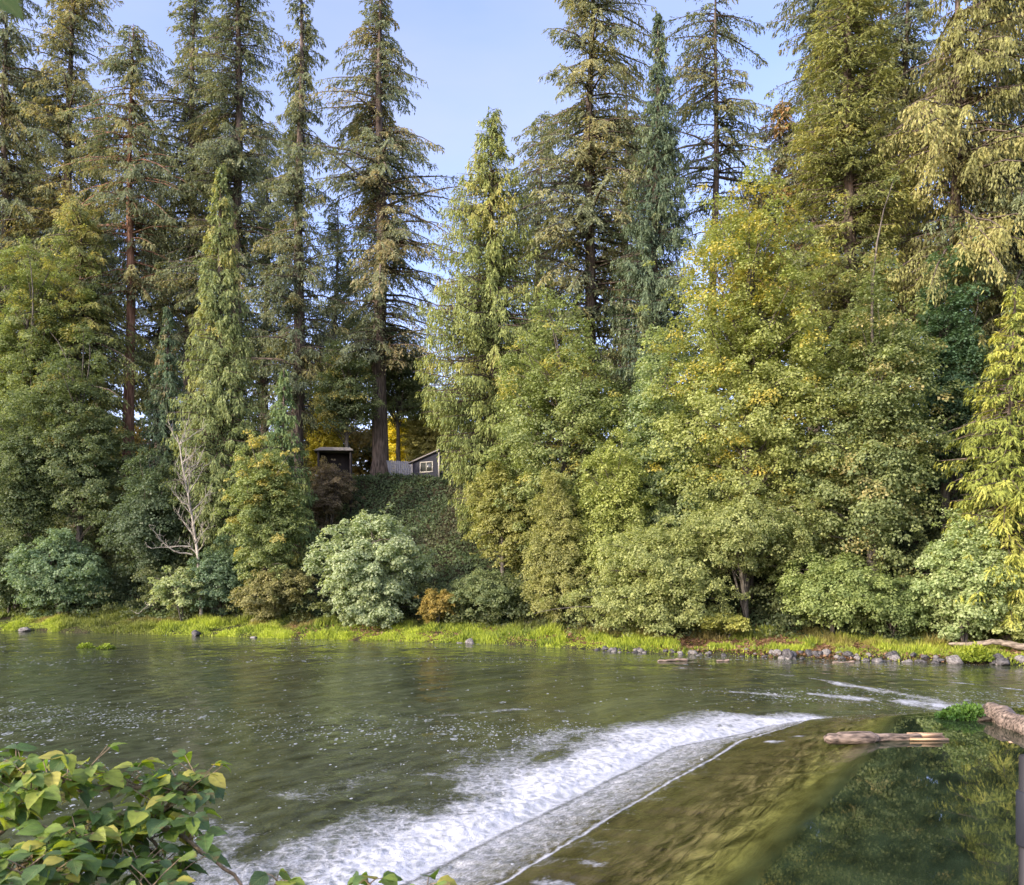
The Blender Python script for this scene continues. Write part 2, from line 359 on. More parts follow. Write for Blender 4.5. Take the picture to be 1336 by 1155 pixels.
# specks
def specks(scale, sc, th):
    v = nd(nt, 'ShaderNodeTexVoronoi'); v.inputs['Scale'].default_value = scale
    mp_ = nd(nt, 'ShaderNodeMapping'); mp_.inputs['Scale'].default_value = sc; L.new(pos, mp_.inputs[0]); L.new(mp_.outputs[0], v.inputs['Vector'])
    sepc = nd(nt, 'ShaderNodeSeparateColor'); L.new(v.outputs['Color'], sepc.inputs[0])
    on = math_('LESS_THAN', sepc.outputs[0], math_('MULTIPLY', spk, th))
    rad = math_('MULTIPLY_ADD', math_('MULTIPLY', sepc.outputs[1], sepc.outputs[2]), 0.34, 0.13)
    return math_('MULTIPLY', math_('LESS_THAN', v.outputs['Distance'], rad), on)
s1 = specks(7.0, (1.0, 0.55, 1), 0.62); s2 = specks(13.0, (1.0, 0.5, 1), 0.62); s3 = specks(3.2, (0.8, 0.5, 1), 0.2)
spm = math_('MAXIMUM', math_('MAXIMUM', s1, s2), math_('MULTIPLY', s3, maprange(noise_(pos, 7, 3).outputs['Fac'], .42, .55)))
white = math_('MAXIMUM', fmask, math_('MULTIPLY', spm, 0.95), clamp=True)
# water body colour, with the lip's golden tree reflection painted in
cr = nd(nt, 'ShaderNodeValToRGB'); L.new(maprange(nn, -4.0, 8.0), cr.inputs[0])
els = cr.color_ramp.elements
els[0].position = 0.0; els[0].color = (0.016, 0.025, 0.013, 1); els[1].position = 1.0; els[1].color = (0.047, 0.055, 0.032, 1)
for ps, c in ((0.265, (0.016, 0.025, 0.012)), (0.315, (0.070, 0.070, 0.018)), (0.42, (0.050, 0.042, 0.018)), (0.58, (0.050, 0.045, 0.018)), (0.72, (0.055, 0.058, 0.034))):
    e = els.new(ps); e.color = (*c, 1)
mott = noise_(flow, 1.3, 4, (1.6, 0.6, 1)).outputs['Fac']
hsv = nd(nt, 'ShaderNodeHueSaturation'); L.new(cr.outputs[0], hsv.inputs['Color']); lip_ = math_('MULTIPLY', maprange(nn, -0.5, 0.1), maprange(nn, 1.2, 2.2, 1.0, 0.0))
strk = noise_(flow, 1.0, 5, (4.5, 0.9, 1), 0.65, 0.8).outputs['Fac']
lipv = math_('MULTIPLY_ADD', math_('SUBTRACT', maprange(strk, .38, .62, .15, 2.3), 1.0), lip_, 1.0)  # gold lip streaks: tree reflection put into the colour, with algae tone
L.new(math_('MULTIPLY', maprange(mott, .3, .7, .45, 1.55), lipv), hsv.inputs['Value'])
# ripples
b1 = noise_(pos, 1.6, 4, (1.0, 0.75, 1), 0.55, 0.3).outputs['Fac']; b2 = noise_(pos, 6.5, 3, (1.0, 0.6, 1), 0.6).outputs['Fac']
rip = math_('ADD', math_('MULTIPLY', b1, 0.07), math_('MULTIPLY', b2, 0.018))
gust = math_('MULTIPLY', maprange(noise_(pos, 0.12, 3, (1.0, 2.2, 1)).outputs['Fac'], .38, .62, .40, 1.15), maprange(nn, 6.0, 16.0, 1.0, 0.55))
calm = math_('MULTIPLY', maprange(nn, -0.7, 0.5, 0.008, 1.15), gust)
strk = noise_(flow, 1.0, 5, (4.5, 0.9, 1), 0.65, 0.8).outputs['Fac']     # streaks drawn along the slick
sl_ = math_('MULTIPLY', maprange(nn, -0.9, 0.2), maprange(nn, 3.0, 3.8, 1.0, 0.0))
hgt = math_('ADD', math_('MULTIPLY', rip, calm), math_('MULTIPLY', math_('MULTIPLY', strk, sl_), 0.05))
hgt = math_('ADD', hgt, math_('MULTIPLY', math_('MULTIPLY', tex, fmask), 0.045))
bp = nd(nt, 'ShaderNodeBump'); bp.inputs['Strength'].default_value = 1.0; bp.inputs['Distance'].default_value = 1.0; L.new(hgt, bp.inputs['Height'])
pw = nd(nt, 'ShaderNodeBsdfPrincipled'); pw.inputs['Roughness'].default_value = 0.015; pw.inputs['IOR'].default_value = 1.33
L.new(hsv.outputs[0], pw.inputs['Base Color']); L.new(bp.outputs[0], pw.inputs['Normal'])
pf = nd(nt, 'ShaderNodeBsdfPrincipled'); pf.inputs['Roughness'].default_value = 0.7
fc = nd(nt, 'ShaderNodeMix', data_type='RGBA'); L.new(maprange(math_('ADD', math_('MULTIPLY', foam, 0.5), math_('ADD', math_('MULTIPLY', math_('ADD', fine, grain), 0.6), math_('MULTIPLY', lace, 0.3))), 0.75, 1.40), fc.inputs[0]); fc.inputs[6].default_value = (0.15, 0.175, 0.17, 1); fc.inputs[7].default_value = (0.58, 0.60, 0.65, 1)
L.new(fc.outputs[2], pf.inputs['Base Color']); L.new(bp.outputs[0], pf.inputs['Normal'])
ms = nd(nt, 'ShaderNodeMixShader'); L.new(white, ms.inputs[0]); L.new(pw.outputs[0], ms.inputs[1]); L.new(pf.outputs[0], ms.inputs[2]); L.new(ms.outputs[0], out.inputs[0])
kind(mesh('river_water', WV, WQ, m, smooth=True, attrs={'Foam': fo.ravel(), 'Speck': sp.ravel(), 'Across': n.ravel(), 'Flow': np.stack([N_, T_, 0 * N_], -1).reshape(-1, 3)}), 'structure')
print('water', time.time() - T0)

# ------------------------------------------------------------------ conifers
def mixc(a, b, t):
    return np.asarray(a)[None] * (1 - t[:, None]) + np.asarray(b)[None] * t[:, None]
def conifer(rng, H, zb, R, pr):
    o = dict(lev=0.40, nper=6.2, rise=0.18, droop=0.42, up=0.0, hang=0.6, ll=0.33, lw=0.115, dens=1.35, gap=0.42, m=5, blen=0.34,
             dark=(0.08, 0.10, 0.06), light=(0.2, 0.21, 0.09), acc=(0.24, 0.17, 0.06), af=0.12, prof='fir', tr=0.0125, lean=0.01, nf=0.30, bright=2.15, rs=1.15, ragged=0.8, na=1.0)
    o.update(pr)
    nB = int((H - zb) / o['lev'] * o['nper'])
    u = (np.arange(nB) + rng.random(nB)) / nB; az = rng.random(nB) * 2 * PI
    zz = zb + (H - zb) * u
    if o['prof'] == 'fir': prof = np.minimum(1, 0.5 + u * 2.2) * (1 - u) ** 0.38 + 0.05
    elif o['prof'] == 'cone': prof = (1 - u) ** 0.85 * np.minimum(1, 0.7 + u * 1.5) + 0.03
    elif o['prof'] == 'column': prof = np.minimum(1, 0.8 + u) * np.minimum(1, (1 - u) * 2.0 + 0.05) ** 0.8
    if o['prof'] == 'spindle': prof = np.minimum(1, 0.42 + u * 1.5) * np.minimum(1, (1 - u) * 2.0 + 0.05) ** 0.8
    sd = int(rng.integers(1e6))
    nzv = fbm(np.cos(az) * 1.2 + 5, np.sin(az) * 1.2 + 5, zz * o['nf'], sd, 2)
    L_ = R * prof * np.clip(1 - o['na'] * 0.8 + o['na'] * 1.55 * nzv, 0.25, 1.5) * (1 - 0.45 * o['ragged'] + o['ragged'] * 1.1 * rng.random(nB) ** 1.6)
    g = rng.random(nB) > (o['gap'] + 0.25) * (nzv < 0.47)
    u, az, zz, L_, nzv = (a[g] for a in (u, az, zz, L_, nzv)); nB = len(u)
    bend = lambda h: np.stack([o['lean'] * h + 0.15 * np.sin(h * 0.21 + sd), 0.12 * np.sin(h * 0.17 + 2 * sd)], -1) * np.minimum(h / 8, 1)[..., None]
    rise = o['rise'] + rng.normal(0, 0.13, nB) + 0.55 * np.clip(u - 0.75, 0, 1) * 2
    dr = o['droop'] * rng.uniform(0.6, 1.4, nB)
    d = np.stack([np.cos(az), np.sin(az), 0 * az], -1)
    side = np.stack([-np.sin(az), np.cos(az), 0 * az], -1)
    def pt(i, s):
        P = d[i] * (L_[i] * s)[:, None]
        P[:, :2] += bend(zz[i])
        P[:, 2] += zz[i] + L_[i] * (rise[i] * s - dr[i] * s ** 1.7 + o['up'] * s ** 3)
        return P
    hs = np.linspace(0, H, 24); tp = np.concatenate([bend(hs), hs[:, None]], 1); tp[0, :2] = 0
    r0 = H * o['tr']; tr = r0 * (1 - hs / H) ** 0.8 + 0.03; tr = tr * (1 + 0.45 * np.exp(-hs / 0.8)); tr[-1] = 0.01
    wood = [tubes(np.concatenate([tp[:1] - [0, 0, 1.2], tp]), np.concatenate([tr[:1] * 1.1, tr]), 9)]
    S = np.array([0, .35, .7, 1.0]); BP = np.stack([pt(np.arange(nB), np.full(nB, s)) for s in S], 1)
    BR = (0.012 + 0.018 * L_)[:, None] * np.array([1, .75, .4, .08])[None]
    wood.append(tubes(BP, BR, 3))
    # sprays
    nb = np.maximum(4, (L_ / 0.17 * o['dens']).astype(int))
    bi = np.repeat(np.arange(nB), nb); M = len(bi)
    s = 0.06 + 0.94 * rng.random(M) ** 0.85
    base = pt(bi, s)
    sg = rng.choice([-1.0, 1.0], M); an = np.radians(rng.uniform(25, 75, M))
    bd = d[bi] * np.cos(an)[:, None] + side[bi] * (sg * np.sin(an))[:, None]
    bd[:, 2] += rise[bi] - dr[bi] * 1.5 * s - o['hang'] * rng.uniform(0.2, 1.6, M) + 2.5 * o['up'] * s * s
    bd = nrm(bd)
    lb = np.clip(o['blen'] * L_[bi] * (1.1 - s) + 0.2, 0.25, 1.5) * rng.uniform(0.6, 1.25, M)
    m_ = o['m']; q = (np.arange(m_)[None] + rng.random((M, m_))) / m_
    P = base[:, None] + bd[:, None] * (lb[:, None] * q)[..., None]
    P[..., 2] -= o['hang'] * 0.5 * lb[:, None] * q ** 2
    D = bd[:, None] + rng.normal(0, 0.30, (M, m_, 3)); D[..., 2] -= o['hang'] * q * 0.6
    Nn = np.array([0, 0, 1.0]) + rng.normal(0, 0.55, (M, m_, 3)) + d[bi][:, None] * 0.35
    K = M * m_
    l = o['ll'] * rng.uniform(0.65, 1.35, K); w_ = o['lw'] * rng.uniform(0.7, 1.3, K)
    V, Q = kites(P.reshape(-1, 3), D.reshape(-1, 3), Nn.reshape(-1, 3), l, w_, 0.1, 0.4)
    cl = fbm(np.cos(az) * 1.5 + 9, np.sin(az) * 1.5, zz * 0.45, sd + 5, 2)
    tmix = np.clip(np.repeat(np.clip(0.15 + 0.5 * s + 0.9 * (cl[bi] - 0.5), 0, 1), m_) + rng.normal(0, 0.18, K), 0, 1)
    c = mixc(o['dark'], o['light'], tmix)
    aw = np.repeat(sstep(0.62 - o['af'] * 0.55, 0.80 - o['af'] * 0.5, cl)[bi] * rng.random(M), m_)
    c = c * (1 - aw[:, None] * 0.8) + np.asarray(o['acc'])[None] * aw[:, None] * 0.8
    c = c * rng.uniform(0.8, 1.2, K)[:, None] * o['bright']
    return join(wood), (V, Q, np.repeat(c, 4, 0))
def add_conifer(px, s, ytop, hw, label, seed, cb=None, bark=BARK, name='conifer', cat='conifer', group=None, **pr):
    rng = np.random.default_rng(seed)
    B = place(px, s); Y = B[1]
    H = HC + (HY - ytop) * Y / F - B[2]; R = hw * Y / F
    zb = 0.5 if cb is None else max(0.3, HC + (HY - cb - 45) * Y / F - B[2])
    wood, (V, Q, c) = conifer(rng, H, zb, R * pr.get('rs', 1.08), pr)
    t = thing(name, label, cat, B, group)
    mesh('trunk', wood[0], wood[1], bark, t, smooth=True)
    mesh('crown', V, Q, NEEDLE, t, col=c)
    return t

# ------------------------------------------------------------------ broadleaf trees and shrubs
def broadleaf(rng, H, cb, rx, ry, o_):
    o = dict(csz=1.0, ncl=None, nl=110, leaf=0.25, flat=0.8, dark=(0.06, 0.085, 0.03), light=(0.15, 0.17, 0.05), gold=(0.33, 0.24, 0.04), gf=0.0, gtop=0.0,
             tr=0.02, taper=0.25, droop=0.45, lump=0.9, stems=1, cover=2.15, bright=2.15, lobes=20, lean=(0, 0), skirt=0.0)
    o.update(o_); o['csz'] *= 0.56; o['leaf'] *= 0.72; o['nl'] = o['nl'] * 0.86; o['dark'] = tuple(v * 1.15 for v in o['dark'])
    rz = (H - cb) / 2; cz = (H + cb) / 2
    area = 4 * PI * (((rx * ry) ** 1.6 + (rx * rz) ** 1.6 + (ry * rz) ** 1.6) / 3) ** (1 / 1.6)
    ncl = o['ncl'] or int(np.clip(area * o['cover'] / (PI * o['csz'] ** 2), 12, 2200))
    dv = nrm(rng.normal(size=(ncl, 3)))
    sd = int(rng.integers(1e6))
    nlo = o['lobes']; lc = nrm(rng.normal(size=(nlo, 3))) * rng.uniform(0.20, 0.82, (nlo, 1)); lc[:, 1] *= 0.8
    lr = rng.uniform(0.20, 0.46, nlo); li_ = rng.choice(nlo, ncl, p=lr ** 2 / np.sum(lr ** 2)); core = rng.random(ncl) < 0.25
    mul = 1 - o['lump'] * 0.5 + o['lump'] * fbm(dv[:, 0] * 1.7 + 7, dv[:, 1] * 1.7 + 7, dv[:, 2] * 1.7 + 7, sd, 2) * 1.1
    r = rng.uniform(0.28, 1.0, ncl) ** 0.5 * np.clip(mul, 0.4, 1.15)
    wz = 1 - o['taper'] * np.clip(dv[:, 2], 0, 1) - o['skirt'] * np.clip(-dv[:, 2], 0, 1)
    unit = np.where(core[:, None], dv * r[:, None] * 0.75, lc[li_] + dv * (lr[li_] * rng.uniform(0.45, 1.0, ncl) ** 0.5 * np.clip(mul, 0.6, 1.3))[:, None])
    spr = (rng.random(ncl) < 0.22) & ~core
    unit = unit * 1.18 * np.where(spr, rng.uniform(1.05, 1.35, ncl), 1.0)[:, None]
    c0 = unit * np.array([rx, ry, rz]) * np.stack([wz, wz, np.ones(ncl)], -1)
    c0[:, 2] = np.maximum(c0[:, 2] + cz, 0.12 + 0.3 * rng.random(ncl))
    hfrac = np.clip((c0[:, 2]) / H, 0, 1)
    c0[:, 0] += o['lean'][0] * hfrac ** 1.5; c0[:, 1] += o['lean'][1] * hfrac ** 1.5
    cr = o['csz'] * rng.uniform(0.55, 1.35, ncl) * np.where(spr, 0.55, 1.0)
    k = np.maximum(12, (o['nl'] * (cr / o['csz']) ** 2).astype(int)); ci = np.repeat(np.arange(ncl), k); K = len(ci)
    v = nrm(rng.normal(size=(K, 3))); v[:, 2] = np.abs(v[:, 2]) * 1.2 - 0.35
    rad = rng.random(K) ** 0.33
    off = v * rad[:, None] * cr[ci][:, None]; off[:, 2] *= o['flat']
    # ragged edge: pull leaves into twiggy fingers
    off *= (0.7 + 0.9 * vn(v[:, 0] * 3 + ci * 3.7, v[:, 1] * 3, v[:, 2] * 3, sd))[:, None]
    hr = np.hypot(off[:, 0], off[:, 1]); off[:, 2] -= o['droop'] * hr ** 2 / cr[ci] * 0.5
    P = c0[ci] + off
    outw = nrm(P - np.array([0, 0, cz * 0.8])); 
    Nn = nrm(0.45 * v + 0.5 * np.array([0, 0, 1.0]) + 0.35 * outw + rng.normal(0, 0.40, (K, 3)))
    D = nrm(off * [1, 1, 0.3] + rng.normal(0, 0.45, (K, 3)) * cr[ci][:, None] + np.array([0, 0, -0.5]) * cr[ci][:, None])
    D = nrm(D - Nn * np.sum(D * Nn, -1, keepdims=True))
    l = o['leaf'] * rng.uniform(0.6, 1.3, K)
    V, Q = kites(P, D, Nn, l, l * rng.uniform(0.75, 1.0, K), 0.14, 0.45)
    cl = rng.random(ncl)
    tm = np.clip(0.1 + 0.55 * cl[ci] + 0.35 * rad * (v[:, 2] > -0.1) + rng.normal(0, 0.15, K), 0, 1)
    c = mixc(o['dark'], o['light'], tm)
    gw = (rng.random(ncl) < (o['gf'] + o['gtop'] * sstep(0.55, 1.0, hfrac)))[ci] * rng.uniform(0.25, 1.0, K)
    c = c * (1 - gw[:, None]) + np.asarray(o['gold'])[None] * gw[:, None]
    c = c * rng.uniform(0.82, 1.18, K)[:, None] * o['bright']
    # wood
    wood = []
    hs = np.linspace(-0.8, cz + rz * 0.35, 10); r0 = max(0.03, H * o['tr'])
    for j in range(o['stems']):
        a = rng.random() * 2 * PI; sp_ = 0 if o['stems'] == 1 else 1.0
        hf = np.clip(hs / H, 0, 1)
        bx = np.cumsum(rng.normal(0, 0.012 * H / 3, len(hs))) * 0.5 + sp_ * np.cos(a) * rx * 0.5 * hf + o['lean'][0] * hf ** 1.5
        by = np.cumsum(rng.normal(0, 0.012 * H / 3, len(hs))) * 0.5 + sp_ * np.sin(a) * ry * 0.5 * hf + o['lean'][1] * hf ** 1.5
        bx -= bx[0]; by -= by[0]
        tp = np.stack([bx, by, hs], -1)
        rr = r0 * (1 - 0.8 * np.linspace(0, 1, 10)) / (1 if o['stems'] == 1 else 1.6)
        wood.append(tubes(tp, rr, 8))
        sel = np.arange(ncl)[j::o['stems']]
        sel = sel[rng.random(len(sel)) < min(1.0, 150.0 / ncl)]
        if not len(sel): continue
        hb = np.clip(c0[sel, 2] * rng.uniform(0.6, 0.95, len(sel)), 0.15 * H * (o['stems'] == 1), hs[-1])
        st = np.stack([np.interp(hb, hs, bx), np.interp(hb, hs, by), hb], -1); en = c0[sel]
        tt = np.linspace(0, 1, 6)[None, :, None]
        mid_ = st * 0.45 + en * 0.55; mid_[:, 2] += 0.18 * np.linalg.norm(en - st, axis=1); mid_ += rng.normal(0, 0.12, mid_.shape) * np.linalg.norm(en - st, axis=1)[:, None]
        P_ = (1 - tt) ** 2 * st[:, None] + 2 * tt * (1 - tt) * mid_[:, None] + tt ** 2 * en[:, None]
        ln = np.linalg.norm(en - st, axis=1)
        wood.append(tubes(P_, (np.clip(0.006 + 0.010 * ln, 0.008, r0 * 0.4))[:, None] * np.linspace(1, 0.15, 6)[None], 4))
    return join(wood), (V, Q, np.repeat(c, 4, 0))
def add_broad(px, s, ytop, hw, label, seed, ybot=None, ry=None, bark=BARKGREY, name='maple_tree', cat='tree', group=None, dz=0.0, **o):
    rng = np.random.default_rng(seed)
    B = place(px, s); Y = B[1]
    H = HC + (HY - ytop) * Y / F - B[2]; rx = hw * Y / F
    cb = 0.1 if ybot is None else HC + (HY - ybot) * Y / F - B[2]
    wood, (V, Q, c) = broadleaf(rng, H, cb, rx, ry if ry else min(rx, 5.0), o)
    t = thing(name, label, cat, B, group)
    mesh('trunk' if cat == 'tree' else 'stem', wood[0], wood[1], bark, t, smooth=True)
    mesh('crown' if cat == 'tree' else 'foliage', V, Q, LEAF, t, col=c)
    return t
# ------------------------------------------------------------------ the tall conifers
FIRD = dict(dark=(0.058, 0.076, 0.052), light=(0.13, 0.148, 0.08), acc=(0.19, 0.165, 0.07), af=0.12)
GOLD = dict(rs=1.0, dark=(0.075, 0.075, 0.035), light=(0.165, 0.175, 0.062), acc=(0.21, 0.19, 0.075), af=0.2)
CED = dict(rs=1.12, na=0.45, ragged=0.22, prof='cone', lev=0.26, nper=6.0, rise=0.05, droop=0.25, up=0.12, hang=1.3, ll=0.32, lw=0.095, gap=0.0, blen=0.30, dens=1.25,
           dark=(0.065, 0.092, 0.042), light=(0.172, 0.198, 0.080), acc=(0.25, 0.22, 0.07), af=0.1, nf=0.4)
GR = 'tall conifers along the bluff top'
add_conifer(2, 22, -30, 62, 'drooping dark spruce cut off by the left edge of the photo', 101, cb=430, hang=0.9, droop=0.5, **FIRD, group=GR)
add_conifer(86, 26, -75, 62, 'tall fir with golden lit inner branches, second from the left edge', 102, cb=420, **{**FIRD, 'acc': (0.27, 0.225, 0.08), 'af': 0.36}, group=GR)  # sunlit gold on the branches painted in as accent colour
add_conifer(168, 20, 30, 62, 'fir whose pointed top ends below the frame, above a bare reddish trunk', 103, cb=345, hang=0.8, droop=0.45, bark=BARKRED, **FIRD, group=GR, lean=0.006)
add_conifer(247, 27, -45, 52, 'thin dark fir just left of the pair above the light green cedar spire', 104, cb=430, **FIRD, group=GR, gap=0.45, prof='column')
add_conifer(306, 24, -110, 58, 'tall dark fir rising directly behind the light green cedar spire', 105, cb=440, hang=0.7, **FIRD, group=GR, gap=0.45)
add_conifer(387, 22, -70, 56, 'slim fir with a narrow spindly top, left of the big lone fir', 106, cb=505, hang=0.9, **{**FIRD, 'af': 0.2}, group=GR, prof='cone')
add_conifer(496, 25, -40, 66, 'big lone fir with a thick dark trunk standing between the two sheds', 107, cb=430, **{**FIRD, 'acc': (0.22, 0.17, 0.085), 'af': 0.26}, group=GR, tr=0.0165, gap=0.40, lean=0.0, prof='column', rs=1.0)
add_conifer(766, 24, -110, 84, 'massive ragged fir right of the central cedar, with long side boughs', 108, cb=450, **{**FIRD, 'acc': (0.2, 0.175, 0.075), 'af': 0.25, 'light': (0.15, 0.16, 0.08)}, group=GR)
add_conifer(852, 22, 15, 56, 'dark narrow drooping conifer tucked against the massive ragged fir', 109, cb=440, **{**CED, 'dark': (0.04, 0.065, 0.045), 'light': (0.10, 0.13, 0.075), 'af': 0.04}, group=GR)
add_conifer(929, 30, -55, 66, 'open fir with a bare slender trunk showing against blue sky', 110, cb=262, **FIRD, group=GR, gap=0.62, tr=0.010, nper=3.6)
add_conifer(1012, 34, 135, 46, 'small rusty orange tipped fir low in the gap between taller firs', 111, cb=420, **{**FIRD, 'acc': (0.34, 0.19, 0.09), 'af': 0.4}, group=GR)
add_conifer(1062, 32, -140, 60, 'dark bluish fir half hidden behind the dense ivy green column', 112, cb=440, **FIRD, group=GR, gap=0.3)
add_conifer(1103, 18, -190, 58, 'dense olive green column shaped conifer right of the blue sky gap', 113, cb=430, **{**CED, 'prof': 'column', 'hang': 0.5, 'dark': (0.065, 0.08, 0.032), 'light': (0.175, 0.185, 0.06), 'gap': 0.1}, group=GR)
add_conifer(1176, 30, -100, 70, 'shadowed fir in the gap between the olive column and the golden spruce', 114, cb=460, **FIRD, group=GR, gap=0.35)
add_conifer(1243, 17, -150, 108, 'wide golden spruce with long curtain like hanging branches', 115, cb=400, **GOLD, group=GR, hang=1.5, droop=0.5, ll=0.36, lw=0.12, gap=0.45)
add_conifer(1335, 20, -120, 95, 'dark green conifer filling the upper right corner', 116, cb=470, hang=1.0, **{**FIRD, 'light': (0.13, 0.15, 0.065), 'af': 0.2}, group=GR)
for px_, s_, yt_, hw_, lb_, sd_ in [
        (44, 36, 90, 48, 'shadowy fir glimpsed between the drooping edge spruce and the golden lit fir', 1),
        (128, 34, 150, 48, 'shadowy fir glimpsed between the golden lit fir and the one with a pointed top', 2),
        (207, 36, 175, 46, 'shadowy fir glimpsed left of the thin dark fir', 3),
        (345, 38, 170, 44, 'shadowy fir glimpsed between the two tall firs behind the cedar spire', 4),
        (436, 40, 265, 36, 'shorter shadowy fir left of the big lone fir, farther back', 5),
        (700, 36, 150, 48, 'shorter shadowy fir in the gap right of the central cedar', 6),
        (812, 36, 90, 50, 'shadowy fir just behind the right flank of the massive ragged fir', 7),
        (985, 42, 235, 46, 'short dark fir low behind the crown of the great golden maple', 8),
        (1145, 40, -30, 54, 'shadowy fir directly right of the olive column, farther back', 9),
        (1295, 36, -60, 60, 'shadowy fir seen through the golden hanging spruce', 10)]:
    add_conifer(px_, s_, yt_, hw_, lb_, 140 + sd_, cb=480, **{**FIRD, 'af': 0.05, 'dens': 1.0}, group=GR)
# the nearer, lighter evergreens on the slope
GC = 'light green evergreens on the slope'
add_conifer(284, 11, 212, 66, 'light green cedar spire with a sharp tip in front of the dark firs', 121, cb=690, **CED, group=GC)
add_conifer(366, 10, 480, 52, 'short soft cedar with a forked tip, right of the light green spire', 122, cb=720, **{**CED, 'dark': (0.05, 0.085, 0.04), 'light': (0.13, 0.17, 0.07)}, group=GC)
add_conifer(638, 15, 142, 78, 'tall yellow green cedar in the centre beside the dark cabin', 123, cb=640, **{**CED, 'dark': (0.07, 0.095, 0.038), 'light': (0.185, 0.21, 0.072), 'prof': 'spindle', 'rs': 1.05}, group=GC)
add_conifer(1316, 4.5, 372, 104, 'bright yellow green conifer at the right edge with tiers of drooping boughs', 124, cb=735, **{**CED, 'dark': (0.07, 0.09, 0.025), 'light': (0.20, 0.225, 0.045), 'acc': (0.28, 0.27, 0.07), 'af': 0.3, 'lev': 0.30, 'droop': 0.35, 'hang': 0.9, 'na': 0.7}, group=GC)
add_conifer(215, 14, 400, 46, 'dark shaded hemlock between the reddish trunk and the cedar spire', 125, cb=720, **{**CED, 'dark': (0.04, 0.065, 0.045), 'light': (0.085, 0.12, 0.065), 'acc': (0.28, 0.18, 0.1)}, group=GC)
add_conifer(100, 16, 265, 74, 'bushy green fir with sunlit crown below the golden fir at left', 126, cb=600, **{**FIRD, 'dark': (0.06, 0.085, 0.04), 'light': (0.17, 0.185, 0.07), 'acc': (0.26, 0.22, 0.07), 'af': .2}, group=GC, gap=0.15, hang=0.6, rs=0.95)
print('conifers', time.time() - T0)

# ------------------------------------------------------------------ broadleaf trees
MG = 'leafy trees on the slope'
DKSHADE = dict(bright=1.75, dark=(0.055, 0.078, 0.042), light=(0.12, 0.145, 0.062))  # dark leaf palette; paints the lower-left shade into the leaf colour
OL = dict(dark=(0.06, 0.08, 0.032), light=(0.155, 0.18, 0.07))
PALE = dict(dark=(0.075, 0.105, 0.055), light=(0.20, 0.235, 0.12))
YG = dict(dark=(0.08, 0.10, 0.032), light=(0.21, 0.228, 0.075))
add_broad(40, 12, 330, 72, 'big leafy tree at the left edge with a golden patch high in its crown', 201, ybot=610, **OL, gold=(0.20, 0.18, 0.045), gf=0.06, gtop=0.25, group=MG)
add_broad(102, 9, 470, 60, 'wide shaded tree with dull green leaves below the bushy fir at left', 202, ybot=690, **DKSHADE, gf=0.05, gold=(0.2, 0.17, .06), group=MG)
add_broad(22, 6, 520, 60, 'dark leafy tree low at the left edge with leafless limbs below', 203, ybot=735, **DKSHADE, group=MG)
add_broad(195, 8, 590, 60, 'deeply shaded small tree under the bare reddish trunk', 204, ybot=770, **{**DKSHADE, 'light': (0.075, 0.10, 0.055)}, group=MG)
add_broad(345, 4.5, 580, 44, 'small maple with yellow leaves on top and a pale mottled trunk', 205, ybot=790, **OL, gold=(0.30, 0.25, 0.08), gf=0.05, gtop=0.40, csz=0.7, leaf=0.22, group=MG)
add_broad(452, 21, 455, 42, 'dusky round headed tree standing over the flat roofed shed', 206, ybot=560, **DKSHADE, gf=0.15, gold=(0.26, 0.22, 0.06), group=MG)
add_broad(520, 30, 440, 50, 'dark round headed tree seen behind the thick trunk of the lone fir', 207, ybot=555, **DKSHADE, group=MG)
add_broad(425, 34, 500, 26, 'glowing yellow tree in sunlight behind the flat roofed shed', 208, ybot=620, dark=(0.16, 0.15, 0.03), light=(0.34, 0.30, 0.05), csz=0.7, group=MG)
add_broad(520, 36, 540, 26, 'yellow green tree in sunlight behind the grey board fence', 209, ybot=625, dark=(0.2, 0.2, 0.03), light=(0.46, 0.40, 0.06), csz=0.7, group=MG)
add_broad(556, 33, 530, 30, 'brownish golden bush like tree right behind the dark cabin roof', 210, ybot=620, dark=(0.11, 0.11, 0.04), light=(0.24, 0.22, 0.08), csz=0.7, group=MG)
add_broad(735, 10, 410, 100, 'big leaf maple with arching boughs right of the central cedar', 211, ybot=690, **OL, gold=(0.24, 0.21, 0.05), gf=0.06, gtop=0.14, group=MG, csz=1.15)
add_broad(655, 9, 600, 46, 'brownish leaved small maple at the foot of the central cedar', 212, ybot=735, dark=(0.075, 0.085, 0.03), light=(0.18, 0.18, 0.06), group=MG, csz=0.7)
add_broad(725, 4.5, 620, 46, 'willowy upright bush tree with small grey green leaves above the shore grass', 213, ybot=815, dark=(0.08, 0.09, 0.035), light=(0.20, 0.20, 0.075), leaf=0.15, nl=150, csz=0.6, droop=0.8, taper=0.55, group=MG)
add_broad(800, 7, 560, 52, 'yellowish tree hung with loose vine like leaves left of the great maple', 214, ybot=795, **YG, csz=0.75, leaf=0.2, droop=0.9, group=MG)
add_broad(862, 11, 420, 70, 'pale silvery green maple on the left flank of the great golden maple', 215, ybot=750, **PALE, group=MG)
add_broad(972, 9, 258, 138, 'great maple with a golden orange crown, the largest leafy tree', 216, ybot=730, dark=(0.08, 0.09, 0.026), light=(0.19, 0.212, 0.075), gold=(0.25, 0.205, 0.04), gf=0.08, gtop=0.30, group=MG, csz=1.2, taper=0.45, ry=7.0)
add_broad(1135, 8, 345, 108, 'dark grey green maple in shade right of the great golden maple', 217, ybot=775, dark=(0.055, 0.075, 0.035), light=(0.135, 0.155, 0.06), gold=(0.2, 0.17, 0.07), gf=0.10, group=MG, csz=1.15)
add_broad(1235, 13, 360, 58, 'very dark ivy covered tree below the golden hanging spruce', 218, ybot=640, dark=(0.03, 0.055, 0.03), light=(0.06, 0.10, 0.05), group=MG)
